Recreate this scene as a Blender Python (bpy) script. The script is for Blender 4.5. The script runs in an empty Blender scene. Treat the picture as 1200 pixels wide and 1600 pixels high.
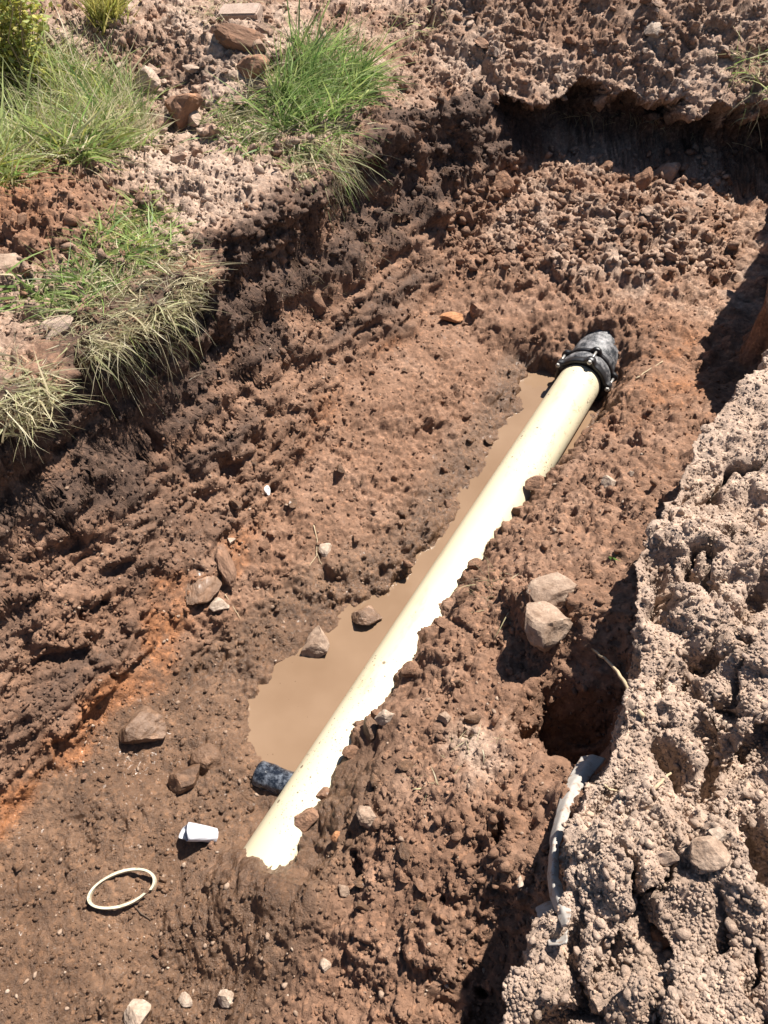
import bpy, bmesh, math, random
import numpy as np
from mathutils import Vector, Matrix, Quaternion

# ------------------------------------------------------------------ camera, sky, sun, exposure
scene = bpy.context.scene
COL = scene.collection
PITCH, CAM_H, FPX = math.radians(48.0), 2.25, 1155.0      # focal length in pixels of a 1200x1600 frame
cam_data = bpy.data.cameras.new('camera')
cam_data.sensor_fit = 'VERTICAL'
cam_data.sensor_height = 24.0
cam_data.lens = 24.0 * FPX / 1600.0
cam_data.clip_start = 0.02
cam_data.clip_end = 500.0
cam = bpy.data.objects.new('camera', cam_data)
cam.location = (0, 0, CAM_H)
cam.rotation_euler = (math.pi / 2 - PITCH, 0, 0)
COL.objects.link(cam)
scene.camera = cam

SUN_AZ, SUN_EL = math.radians(43.0), math.radians(58.0)   # azimuth clockwise from +Y
world = bpy.data.worlds.new('World')
scene.world = world
world.use_nodes = True
wn = world.node_tree.nodes
sky = wn.new('ShaderNodeTexSky')
sky.sky_type = 'NISHITA'
sky.sun_disc = False
sky.sun_elevation = SUN_EL
sky.sun_rotation = SUN_AZ
sky.altitude = 1200
world.node_tree.links.new(sky.outputs[0], wn['Background'].inputs[0])
wn['Background'].inputs[1].default_value = 0.05
sun_dir = Vector((math.sin(SUN_AZ) * math.cos(SUN_EL), math.cos(SUN_AZ) * math.cos(SUN_EL), math.sin(SUN_EL)))
sd = bpy.data.lights.new('sun', 'SUN')
sd.energy = 5.0
sd.angle = math.radians(0.53)
sd.color = (1.0, 0.955, 0.88)
so = bpy.data.objects.new('sun', sd)
so.rotation_euler = sun_dir.to_track_quat('Z', 'Y').to_euler()
so.location = (4, 2, 8)
COL.objects.link(so)
scene.view_settings.view_transform = 'Standard'
scene.view_settings.look = 'None'
scene.view_settings.gamma = 1.0
scene.view_settings.use_curve_mapping = False
scene.view_settings.exposure = 1.05

scene.cycles.max_bounces = 4
scene.cycles.diffuse_bounces = 1
scene.cycles.glossy_bounces = 2
scene.cycles.transmission_bounces = 3
rng = np.random.default_rng(11)
random.seed(5)

# ------------------------------------------------------------------ noise
_p = np.random.default_rng(3).permutation(256).astype(np.int32)
PERM = np.concatenate([_p, _p, _p])
GR = np.random.default_rng(4).normal(size=(256, 3)).astype(np.float32)
GR /= np.linalg.norm(GR, axis=1)[:, None]
RND = np.random.default_rng(8).random((256, 6)).astype(np.float32)

def noise(x, y, z, seed=0):
    x = np.asarray(x, np.float32) + seed * 17.31; y = np.asarray(y, np.float32) + seed * 5.77; z = np.asarray(z, np.float32) + seed * 9.13
    xi = np.floor(x); yi = np.floor(y); zi = np.floor(z)
    xf = x - xi; yf = y - yi; zf = z - zi
    xi = xi.astype(np.int32) & 255; yi = yi.astype(np.int32) & 255; zi = zi.astype(np.int32) & 255
    u = xf * xf * xf * (xf * (xf * 6 - 15) + 10); v = yf * yf * yf * (yf * (yf * 6 - 15) + 10); w = zf * zf * zf * (zf * (zf * 6 - 15) + 10)
    out = 0
    for dx in (0, 1):
        ax = PERM[(xi + dx) & 255]
        wx = u if dx else 1 - u
        for dy in (0, 1):
            ay = PERM[ax + ((yi + dy) & 255)]
            wy = wx * (v if dy else 1 - v)
            for dz in (0, 1):
                g = GR[PERM[ay + ((zi + dz) & 255)]]
                out = out + wy * (w if dz else 1 - w) * (g[..., 0] * (xf - dx) + g[..., 1] * (yf - dy) + g[..., 2] * (zf - dz))
    return out * 1.6

def fbm(x, y, z, f, octv, seed=0, gain=0.5):
    a, s, o = 1.0, 0.0, 0
    for k in range(octv):
        o = o + a * noise(x * f, y * f, z * f, seed + k * 3)
        s += a; a *= gain; f *= 2.03
    return o / s

def billow(x, y, z, f, octv, seed=0, gain=0.55):
    """lumps upon lumps with sharp creases between them, about -0.5 .. 0.5"""
    a, s_, o = 1.0, 0.0, 0
    for k in range(octv):
        o = o + a * np.abs(noise(x * f, y * f, z * f, seed + k * 3)); s_ += a; a *= gain; f *= 2.1
    return o / s_ * 2.2 - 0.5

def clods(x, y, z, f, seed, density=0.8, rmin=0.3, rmax=0.72):
    """dome-shaped crumbs packed in space: height in cell units"""
    x = np.asarray(x * f + seed * 3.7, np.float32); y = np.asarray(y * f + seed * 7.9, np.float32); z = np.asarray(z * f + seed * 1.3, np.float32)
    xi = np.floor(x).astype(np.int32); yi = np.floor(y).astype(np.int32); zi = np.floor(z).astype(np.int32)
    best = np.zeros_like(x)
    for dx in (-1, 0, 1):
        ax = PERM[(xi + dx) & 255]
        for dy in (-1, 0, 1):
            ay = PERM[ax + ((yi + dy) & 255)]
            for dz in (-1, 0, 1):
                h = PERM[ay + ((zi + dz) & 255)]
                r = RND[h]
                ex = x - (xi + dx + r[:, 0]); ey = y - (yi + dy + r[:, 1]); ez = z - (zi + dz + r[:, 2])
                d2 = ex * ex * (0.7 + 0.9 * r[:, 3]) + ey * ey * (0.7 + 0.9 * r[:, 4]) + ez * ez
                R = np.where(r[:, 5] < density, rmin + (rmax - rmin) * r[:, 3], 0.0)
                q = R * R - d2
                best = np.maximum(best, q / (R + 1e-4))
    return np.sqrt(np.maximum(best, 0.0) * 0.6)

def facets(x, y, z, f, seed, warp=0.3, tilt=0.9):
    """broken lumps: every cell has its own level and its own tilt, so cell borders are sharp steps"""
    x = np.asarray(x * f + seed * 3.1, np.float32); y = np.asarray(y * f + seed * 5.3, np.float32); z = np.asarray(z * f + seed * 2.7, np.float32)
    if warp:
        x, y, z = x + warp * noise(x * 1.7, y * 1.7, z * 1.7, seed + 200), y + warp * noise(x * 1.7, y * 1.7, z * 1.7, seed + 203), z + warp * noise(x * 1.7, y * 1.7, z * 1.7, seed + 206)
    xi = np.floor(x).astype(np.int32); yi = np.floor(y).astype(np.int32); zi = np.floor(z).astype(np.int32)
    bd = np.full(x.shape, 9.0, np.float32); out = np.zeros_like(x); sd = np.full(x.shape, 9.0, np.float32)
    for dx in (-1, 0, 1):
        ax = PERM[(xi + dx) & 255]
        for dy in (-1, 0, 1):
            ay = PERM[ax + ((yi + dy) & 255)]
            for dz in (-1, 0, 1):
                r = RND[PERM[ay + ((zi + dz) & 255)]]
                ex = x - (xi + dx + r[:, 0]); ey = y - (yi + dy + r[:, 1]); ez = z - (zi + dz + r[:, 2])
                d2 = ex * ex + ey * ey + ez * ez
                nearer = d2 < bd
                sd = np.where(nearer, bd, np.minimum(sd, d2))
                val = r[:, 5] - 0.5 + tilt * ((r[:, 3] - 0.5) * ex + (r[:, 4] - 0.5) * ey + (r[:, 0] - 0.5) * ez)
                out = np.where(nearer, val, out); bd = np.where(nearer, d2, bd)
    gap = np.sqrt(sd) - np.sqrt(bd)                     # 0 on the border between two lumps
    e = np.exp(-(gap / 0.10) ** 2)
    return out * (1 - e) - 0.22 * np.exp(-(gap / 0.08) ** 2)

def sstep(a, b, x):
    k = np.clip((x - a) / (b - a), 0, 1)
    return k * k * (3 - 2 * k)

# ------------------------------------------------------------------ terrain: an open trench, its banks and heaps
ES, ET = (0.499, 0.8666), (0.8666, -0.499)        # along the trench, across it (to the right)
PIPE_T = -0.587
def st(x, y): return ES[0] * x + ES[1] * y, ET[0] * x + ET[1] * y
def xy(s, t): return ES[0] * s + ET[0] * t, ES[1] * s + ET[1] * t

def unproject(px, py, z):
    u = (px - 600) / FPX; v = (py - 800) / FPX
    d = (u, math.cos(PITCH) - v * math.sin(PITCH), -math.sin(PITCH) - v * math.cos(PITCH))
    k = (z - CAM_H) / d[2]
    return d[0] * k, d[1] * k

ys = [-0.35]
while ys[-1] < 7.2:
    y_ = ys[-1]
    d_ = 0.0032 + 0.0017 * max(y_, 0)
    if 3.55 < y_ < 4.6: d_ = 0.0062
    ys.append(y_ + d_)
ys = np.array(ys)
near = [-0.35]; d_ = 0.01
while near[-1] > -30: d_ *= 1.35; near.append(near[-1] - d_)
far = [ys[-1]]; d_ = 0.03
while far[-1] < 120: d_ *= 1.3; far.append(far[-1] + d_)
YS = np.concatenate([np.array(near[1:])[::-1], ys, np.array(far[1:])])
NC = 790
fr = np.linspace(-1, 1, NC)
side = []; d_ = 0.004; q_ = 1.0
while q_ < 60: d_ *= 1.35; q_ += d_; side.append(q_)
FR = np.concatenate([-np.array(side)[::-1], fr, np.array(side)])
hw = 1.15 + 0.34 * np.clip(YS, 0, 7.0)
X = (FR[None, :] * hw[:, None]).astype(np.float64)
Y = np.repeat(YS[:, None], len(FR), 1)
NR, NCc = X.shape
X = X.ravel(); Y = Y.ravel()
core = (Y > -0.4) & (Y < 7.3) & (np.abs(X) < 4.0)

def ip(s, pts):
    a = np.array(pts); return np.interp(s, a[:, 0], a[:, 1])

def base_height(x, y):
    s, t = st(x, y)
    z0 = np.zeros_like(x)
    w1 = noise(x * 1.6, y * 1.6, z0, 21); w2 = noise(x * 4.5, y * 4.5, z0, 22); w3 = noise(x * 11, y * 11, z0, 23)
    left = sstep(-1.0, -1.35, t)
    right = sstep(-0.35, -0.15, t)
    tw = t + left * (0.05 * w1 + 0.055 * w2 + 0.022 * w3) + right * (0.012 * w2 + 0.022 * w3)
    ttop = ip(s, [(-2, -1.66), (0.7, -1.68), (1.2, -1.70), (1.5, -1.66), (1.9, -1.74), (2.4, -1.78), (2.8, -1.72), (3.2, -1.66), (3.7, -1.62), (6, -1.6)])
    tbase = ip(s, [(-2, -1.36), (0.2, -1.37), (1.0, -1.33), (1.5, -1.42), (2.4, -1.46), (3.2, -1.45), (6, -1.45)])
    ztop = ip(s, [(-2, 0.90), (1.0, 0.90), (1.9, 0.92), (2.6, 0.92), (3.4, 0.88), (6, 0.82)])
    zbase = ip(s, [(-2, 0.06), (0.2, 0.09), (1.0, 0.15), (2, 0.19), (2.9, 0.22), (3.4, 0.3), (4.0, 0.42), (4.5, 0.46)])
    shore = ip(s, [(-2, -0.8), (0.45, -0.8), (0.66, -0.86), (0.80, -0.955), (0.91, -0.985), (1.02, -0.94), (1.27, -0.86), (1.5, -0.765), (1.67, -0.745), (2.14, -0.745), (2.5, -0.775), (2.86, -0.86), (6, -0.9)])
    shore = shore + 0.022 * w3 + 0.012 * noise(x * 27, y * 27, z0, 25)
    pud = sstep(0.60, 0.70, s) * (1 - sstep(2.90, 2.99, s))               # where the hollow holds water
    zmid = ip(s, [(-2, 0.03), (0.3, 0.035), (0.7, 0.04), (1.2, 0.085), (2.0, 0.13), (2.8, 0.15), (3.1, 0.27), (3.6, 0.38), (4.1, 0.48), (4.5, 0.46)])
    zdry = ip(s, [(-2, 0.02), (0.3, 0.03), (0.66, 0.03), (2.9, 0.10), (3.0, 0.12), (3.2, 0.19), (3.6, 0.36), (4.0, 0.45), (4.5, 0.45)])
    zsh = zdry * (1 - pud) + 0.004 * pud
    zin = zdry * (1 - pud) - 0.07 * pud
    trb = ip(s, [(-2, -0.5), (0.43, -0.55), (0.6, -0.535), (0.85, -0.565), (1.26, -0.555), (1.6, -0.54), (2.2, -0.475), (2.6, -0.445), (2.95, -0.44), (6, -0.4)])
    trb = trb + 0.014 * w3 + 0.030 * noise(s * 8.0, s * 0, s * 0, 27)
    zrb = ip(s, [(-2, 0.04), (0.2, 0.06), (0.5, 0.115), (0.8, 0.15), (1.6, 0.155), (1.95, 0.13), (2.2, 0.09), (2.35, 0.02), (2.45, 0.01), (2.9, 0.02), (3.2, 0.2), (3.6, 0.33), (4.2, 0.42)])
    zr2 = ip(s, [(-2, 0.10), (0.2, 0.17), (0.6, 0.31), (1.0, 0.30), (1.3, 0.34), (2, 0.28), (2.6, 0.2), (3.0, 0.2), (3.6, 0.3), (4.2, 0.38)])
    zr3 = ip(s, [(-2, 0.2), (0.2, 0.36), (0.42, 0.44), (0.55, 0.50), (0.85, 0.50), (1.0, 0.38), (1.15, 0.38), (1.32, 0.54), (1.7, 0.50), (2.1, 0.42), (2.6, 0.32), (3.0, 0.22), (3.6, 0.24), (4.2, 0.36)])
    th = ip(s, [(-2, 0.02), (0.24, 0.03), (0.49, 0.075), (0.63, 0.03), (0.81, 0.05), (1.0, 0.045), (1.18, 0.01), (1.39, -0.065), (1.68, -0.04), (2.03, -0.035), (2.47, 0.08), (2.8, 0.06), (3.2, -0.06), (3.8, -0.10), (4.2, -0.05)])
    zh = ip(s, [(-2, 0.74), (1, 0.74), (1.4, 0.72), (2.4, 0.72), (3, 0.8), (4.4, 0.86)])
    one = np.ones_like(s)
    T = [ -3.2 * one, ttop - 0.25, ttop - 0.05, ttop, ttop + 0.115, tbase - 0.02, tbase + 0.06, tbase * .5 + shore * .5, shore - 0.03, shore + 0.06,
          -0.64 * one, trb + 0.0, trb * .5 - 0.15, th - 0.085, th - 0.03, th + 0.02, th + 0.3, th + 0.9 ]
    Zs = [ 0.93 * one, ztop + 0.02, ztop, ztop - 0.06, ztop * .34 + zbase * .66, zbase + 0.07, zbase, zmid, zsh + 0.012, zin,
           zin, zrb, zr2, zr3, zr3 + 0.06, zh, zh + 0.10, zh + 0.16 ]
    z = np.array(Zs[0], copy=True)
    for a in range(len(T) - 1):
        k = (tw - T[a]) / np.maximum(T[a + 1] - T[a], 0.008)
        kk = np.clip(k, 0, 1)
        z = np.where(k > 0, Zs[a] + (Zs[a + 1] - Zs[a]) * kk, z)
    # hump of mud that swallows the near end of the pipe
    def bump(px_, py_, zz, h, r, asp=1.0, ang=0.0):
        cx, cy = unproject(px_, py_, zz)
        ca, sa = math.cos(ang), math.sin(ang)
        ux = (x - cx) * ca + (y - cy) * sa; uy = -(x - cx) * sa + (y - cy) * ca
        return h * np.exp(-((ux / r) ** 2 + (uy / (r * asp)) ** 2))
    sh, thh = s - 0.30, t + 0.56
    z = z + (0.125 + 0.03 * w3) * (1 - sstep(0.345, 0.415, s + 0.02 * w3)) * sstep(0.02, 0.28, s) * np.exp(-(thh / 0.17) ** 2)
    # hollow under the edge of the right heap
    z = z - np.where(tw < 0.06, 1, 0) * 0.34 * np.exp(-(((s - 1.05 + 0.08 * w3 - 0.6 * (t + .05)) / 0.115) ** 2 + ((t + 0.03 + 0.05 * w2 + 0.04 * w3) / 0.065) ** 2))
    z = z - np.where(t < 0.06, 1, 0) * 0.12 * np.exp(-(((s - 0.33) / 0.16) ** 2 + ((t - 0.0) / 0.06) ** 2))
    z = z - 0.09 * np.exp(-(((s - 3.02) / 0.09) ** 2 + ((t + 0.60) / 0.16) ** 2)) + 0.05 * np.exp(-(((s - 3.20) / 0.07) ** 2 + ((t + 0.58) / 0.12) ** 2))
    # end wall
    yb = ip(x, [(-3, 3.6), (0.2, 3.75), (0.45, 4.06), (0.68, 4.2), (1.05, 4.36), (1.4, 4.24), (1.7, 4.08), (2.1, 4.08), (4, 4.0)])
    yb = yb + 0.08 * w2 + 0.055 * w3
    b = np.clip((y - yb) / 0.085, 0, 1)
    dy = np.maximum(y - yb, 0)
    xr = sstep(-0.3, 0.7, x)
    zbank = 0.79 + 0.05 * w2 + 0.05 * w3 + 0.62 * sstep(-0.15, 1.0, dy) * xr - 0.06 * xr + 0.25 * sstep(0.8, 2.5, dy) * xr
    leftbank = sstep(-1.60, -1.66, t)
    zbank = np.where((t < -1.62) & (x < 0.5), np.maximum(z, zbank * xr + z * (1 - xr)), zbank)
    z = z * (1 - b) + zbank * b
    # heaps on the left bank
    lb = sstep(-1.72, -1.95, tw)
    z = z + lb * (bump(70, 350, .9, 0.12, 0.34, 1.3) + bump(150, 250, .9, 0.07, 0.25) + bump(330, 110, 1.0, 0.27, 0.55, 0.8) + bump(110, 60, 1.1, 0.22, 0.35) + bump(380, 60, 1.0, 0.10, 0.3) + bump(330, 290, .9, 0.06, 0.2)
                  + bump(60, 500, .88, -0.05, .15) + bump(400, 190, 0.9, 0.06, 0.25) + bump(500, 140, 0.9, 0.10, 0.35))
    z = z + 0.035 * w1 + 0.022 * w2 * (1 - pud * (np.abs(t + 0.75) < 0.4))
    # gentle relief of the heap on the right
    hp = sstep(0.0, 0.15, t - th)
    z = z + hp * (0.05 * w1 + 0.05 * w2)
    for (cpx, cpy, cd, cr, ca_, cg) in ((1045, 900, .20, .105, .30, 72), (1000, 985, .16, .07, .40, 60), (1110, 1015, .15, .09, .25, 50), (1130, 1165, .17, .10, .28, 66), (1060, 1180, .14, .06, .35, 80), (955, 1245, .13, .06, .35, 40),
                                        (1198, 1335, .26, .08, .50, 80), (1155, 800, .10, .06, .35, 60), (895, 1425, .12, .035, .5, 80), (1075, 690, .12, .09, .22, 66), (1195, 1150, .15, .10, .25, 45), (1185, 930, .12, .09, .25, 55), (985, 1500, .07, .04, .5, 30)):
        z = z + hp * bump(cpx + 25 * w3, cpy, .80, -cd, cr, ca_, math.radians(cg))
    far_ = sstep(6.0, 16.0, np.hypot(x, y))
    return z * (1 - far_) + 0.9 * far_, s, t, tw, b, pud, th, ttop, tbase, yb, dy, hp, lb

Z, S, T_, TW, Bk, PUD, TH, TTOP, TBASE, YB, DY, HP, LB = base_height(X, Y)
# the end wall is undercut: a dark hollow below the lip
under = np.sin(np.pi * np.clip(Bk, 0, 1)) * sstep(0.35, 0.75, X) * (Y < 5)
Y = Y + 0.30 * under
# the heap's edge and the turf edge of the left bank overhang a little
vary = 0.55 + 0.9 * np.clip(noise(S * 2.1, T_ * 0, S * 0, 33) + 0.35, 0, 1)
uh = np.sin(np.pi * np.clip((TW - (TH - 0.10)) / 0.13, 0, 1)) * (Bk < 0.01) * (S > -1) * (S < 4.4) * vary
uw = np.sin(np.pi * np.clip(((TTOP + 0.11) - TW) / 0.13, 0, 1)) * (Bk < 0.01) * (S > -1) * (S < 3.6) * vary
shift = (0.075 + 0.12 * sstep(2.6, 3.2, S)) * uh - 0.07 * uw
X = X + ET[0] * shift; Y = Y + ET[1] * shift

def grid_normals(x, y, z):
    P = np.stack([x, y, z], -1).reshape(NR, NCc, 3)
    du = np.gradient(P, axis=1); dv = np.gradient(P, axis=0)
    n = np.cross(du, dv)
    n /= np.linalg.norm(n, axis=2, keepdims=True) + 1e-12
    return n
def blur(a, k):
    for _ in range(k):
        a = (a + np.roll(a, 1, 0) + np.roll(a, -1, 0)) / 3
        a = (a + np.roll(a, 1, 1) + np.roll(a, -1, 1)) / 3
    return a
N = grid_normals(X, Y, Z)
N = blur(N, 5); N /= np.linalg.norm(N, axis=2, keepdims=True) + 1e-12
N = N.reshape(-1, 3)

ci = np.where(core)[0]
x, y, z = X[ci], Y[ci], Z[ci]
s, t, tw = S[ci], T_[ci], TW[ci]
steep = np.clip(1 - N[ci, 2], 0, 1)
hp, lb, bk, dy = HP[ci], LB[ci], Bk[ci], DY[ci]
endbank = sstep(0.5, 1.0, bk)
floor_ = sstep(TBASE[ci] - 0.02, TBASE[ci] + 0.08, tw) * (1 - hp) * (1 - bk)
wall = (1 - sstep(TBASE[ci] - 0.02, TBASE[ci] + 0.08, tw)) * (1 - lb) * (1 - bk)
mud = floor_ * (1 - sstep(0.55, 0.95, s)) * (1 - sstep(-0.5, -0.25, t))       # trodden wet mud near the camera
mound = floor_ * sstep(3.0, 3.6, s)
rightsoil = floor_ * sstep(-0.52, -0.42, t)

c1 = clods(x, y, z, 7.0, 1, 0.55)
c2 = clods(x, y, z, 15.0, 2, 0.6)
c3 = clods(x, y, z, 34.0, 3, 0.7)
c4 = clods(x, y, z, 78.0, 4, 0.75)
fb = fbm(x, y, z, 5.0, 4, 40)
fm = fbm(x, y, z, 14.0, 4, 50, 0.6)
ff = fbm(x, y, z, 45.0, 3, 60, 0.6)
rd = 1 - np.abs(fbm(x, y, z, 9.0, 3, 70)) * 2.2
patch = sstep(-0.25, 0.35, fbm(x, y, z, 3.0, 2, 80))
# scratches left by the digger bucket: stretched along the trench, dipping slightly
dip = z * 1.0 + 0.10 * s
stri = fbm(s * 0.9, t * 1.0, dip * 7.0, 1.6, 4, 90)
stri2 = 1 - np.abs(fbm(s * 1.2, t * 1.0, dip * 6.0, 2.6, 3, 95)) * 2.4
wx, wy = 0.06 * fbm(x, y, z, 9.0, 3, 103), 0.06 * fbm(x, y, z, 9.0, 3, 106)
crk = np.abs(fbm((s + wx) * 0.42 + t * .2, (t + wy) * 1.25, z * 0.3, 4.5, 3, 100))
crack = np.exp(-(crk / 0.040) ** 2) * sstep(-0.10, 0.15, fbm(x, y, z, 3.3, 2, 110))
pits = sstep(0.40, 0.55, fbm(x, y, z, 10.0, 3, 120))

F1 = facets(x, y, z, 6.5, 1, 0.45); F2 = facets(x, y, z, 14.0, 2, 0.4); F3 = facets(x, y, z, 31.0, 3, 0.35); F4 = facets(x, y, z, 70.0, 4, 0.3, 0.6)
F2s = facets(s * 0.55, t, z * 1.1 + 0.06 * s, 11.0, 5, 0.45)
D = np.zeros_like(x)
a_floor = floor_ * (1 - mud) * (1 - hp)
B1 = billow(x + 0.02 * fm, y + 0.02 * ff, z, 7.0, 5, 150, 0.6); B2 = billow(x, y + 0.012 * fm, z + 0.01 * ff, 19.0, 4, 170, 0.62)
raw = fbm(x, y, z, 22.0, 4, 190, 0.72)
sm = 0.14 + 0.86 * sstep(-0.10, 0.22, fbm(x, y, z, 3.6, 3, 210))      # trodden or smeared patches stay smooth
B2 = B2 * sm; raw = raw * (.4 + .6 * sm); F2 = F2 * sm; F3 = F3 * sm; F4 = F4 * (.3 + .7 * sm)
D += a_floor * (0.024 * fb + 0.014 * fm + 0.050 * B1 * (.35 + .65 * patch) + 0.016 * B2 + 0.010 * raw + 0.024 * F1 * patch + 0.014 * F2 + 0.008 * F3 + 0.005 * F4 - 0.05 * pits * (0.25 + rightsoil))
D += mound * (0.018 * F1 + 0.012 * F2 + 0.010 * F3 + 0.02 * B1)
D += mud * (0.026 * fb + 0.014 * fm + 0.030 * B1 * patch + 0.012 * B2 + 0.006 * raw + 0.014 * F2 * patch + 0.007 * F3 + 0.004 * F4)
D += wall * (0.058 * stri + 0.022 * stri2 + 0.026 * fb + 0.012 * fm + 0.030 * B1 * (.3 + .7 * patch) + 0.016 * B2 + 0.009 * raw + 0.045 * F1 * (.3 + .7 * patch) + 0.034 * F2s + 0.012 * F2 * patch + 0.009 * F3 + 0.004 * F4 - 0.04 * pits)
D += hp * (0.045 * fb + 0.016 * fm + 0.028 * B1 * (.2 + .8 * patch) + 0.013 * B2 + 0.008 * raw + 0.040 * F1 + 0.012 * F2 + 0.008 * F3 + 0.006 * F4 - 0.10 * crack)
dry_bank = np.maximum(lb * (1 - bk), endbank)
D += dry_bank * (0.040 * fb + 0.020 * fm + 0.070 * B1 * (.4 + .6 * patch) + 0.024 * B2 + 0.012 * raw + 0.060 * F1 * patch + 0.022 * F2 + 0.010 * F3 + 0.006 * F4 - 0.05 * pits)
wallb = np.sin(np.pi * np.clip(bk, 0, 1))
D += wallb * (0.03 * fm + 0.03 * c2)
# hold the mud just clear of the pipe's top along its open side
dpipe = np.abs(t - PIPE_T)
hold = (1 - sstep(0.13, 0.2, dpipe)) * sstep(0.48, 0.6, s) * (1 - sstep(2.95, 3.05, s)) * (t < -0.6)
D *= (1 - 0.85 * hold)
X[ci] += N[ci, 0] * D; Y[ci] += N[ci, 1] * D; Z[ci] += N[ci, 2] * D

# colour zones of the soil, with shade painted into the end-wall hollow (measured soils: wet mud, humus, dry spoil, orange clay)
n_lo = fbm(x, y, z, 2.2, 3, 130); n_md = fbm(x, y, z, 7.0, 3, 140)
redp = np.exp(-(((x + 1.32) / 0.42) ** 2 + ((y - 2.62) / 0.40) ** 2)) * lb
hpd = np.maximum(hp, sstep(-0.035, 0.0, t - TH[ci]) * (1 - bk) * sstep(0.5, 0.62, z))
a_dry = np.clip(hpd * 1.0 + endbank * (0.40 + 0.5 * n_lo + 0.3 * n_md) + lb * (1 - bk) * (1 - redp) * (0.58 - 0.22 * sstep(3.2, 4.2, y) + 0.6 * n_lo) + mound * (0.35 + 0.5 * n_md)
                + 0.75 * np.exp(-(((s - 0.86) / 0.17) ** 2 + ((t + 0.21) / 0.11) ** 2)) * (0.7 + 1.0 * n_md), 0, 1)
a_dark = np.clip(wall * sstep(0.40, 0.66, z + 0.15 * n_lo) * (0.52 + 0.9 * n_md) + wall * (0.30 + 0.9 * stri + 0.35 * n_md) * sstep(0.12, 0.24, z) + wallb * 0.9 * (DY[ci] < 0.3) + endbank * 0.12 * (1 - sstep(.2, .8, DY[ci])), 0, 1)  # dark wall earth, plus shade painted into the undercut end wall
seam = np.exp(-((tw - TBASE[ci] - 0.03 + 0.05 * n_lo) / 0.07) ** 2) * (1 - hp)
a_org = np.clip(seam * (0.62 + 0.9 * n_md + 0.9 * n_lo) * (1 - bk) * (1 - 0.55 * sstep(0.9, 1.6, s)) * (1 - 0.5 * sstep(2.6, 3.4, s)) + rightsoil * sstep(2.0, 2.8, s) * 0.5 * (0.6 + n_md) + 0.35 * mound * sstep(0.1, 0.5, n_lo)
                + redp * 0.62 + 0.18 * floor_, 0, 1)
a_wet = np.clip(1.2 * floor_ * (1 - sstep(0.012, 0.045, z + N[ci, 2] * D)) * (s < 3.1) + mud * 0.95 + floor_ * (1 - sstep(0.03, 0.11, z)) * 0.8 + wall * 0.30 * (1 - sstep(0.3, 0.6, z)) + a_floor * .18 * (1 - sstep(2.8, 3.2, s)), 0, 1) * (1 - a_dry)
attr = {}
for nm, a in (('dry', a_dry), ('dark', a_dark), ('orange', a_org), ('wet', a_wet)):
    full = np.zeros(len(X), np.float32)
    if nm == 'dry': full[:] = 0.7
    full[ci] = a
    attr[nm] = full

# ------------------------------------------------------------------ material helpers
def mat(name):
    m = bpy.data.materials.new(name); m.use_nodes = True
    return m, m.node_tree.nodes, m.node_tree.links, m.node_tree.nodes['Principled BSDF']
def nd(ns, typ, **kw):
    n = ns.new(typ)
    for k, v in kw.items():
        if k in ('operation', 'blend_type', 'data_type', 'feature', 'attribute_name', 'distance', 'noise_dimensions', 'clamp', 'object'):
            setattr(n, k, v)
        else:
            n.inputs[k].default_value = v
    return n
def ramp(ns, stops):
    r = ns.new('ShaderNodeValToRGB')
    el = r.color_ramp.elements
    while len(el) < len(stops): el.new(0.5)
    for e, (p, c) in zip(el, stops):
        e.position = p; e.color = (*c, 1) if len(c) == 3 else c
    return r
def mixc(ns, ls, fac, a, b, mode='MIX'):
    m = ns.new('ShaderNodeMix'); m.data_type = 'RGBA'; m.blend_type = mode
    for sock, v in ((m.inputs['Factor'], fac), (m.inputs['A'], a), (m.inputs['B'], b)):
        if hasattr(v, 'is_output'): ls.new(v, sock)
        else: sock.default_value = v if not isinstance(v, tuple) else (*v, 1)
    return m.outputs['Result']

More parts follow.
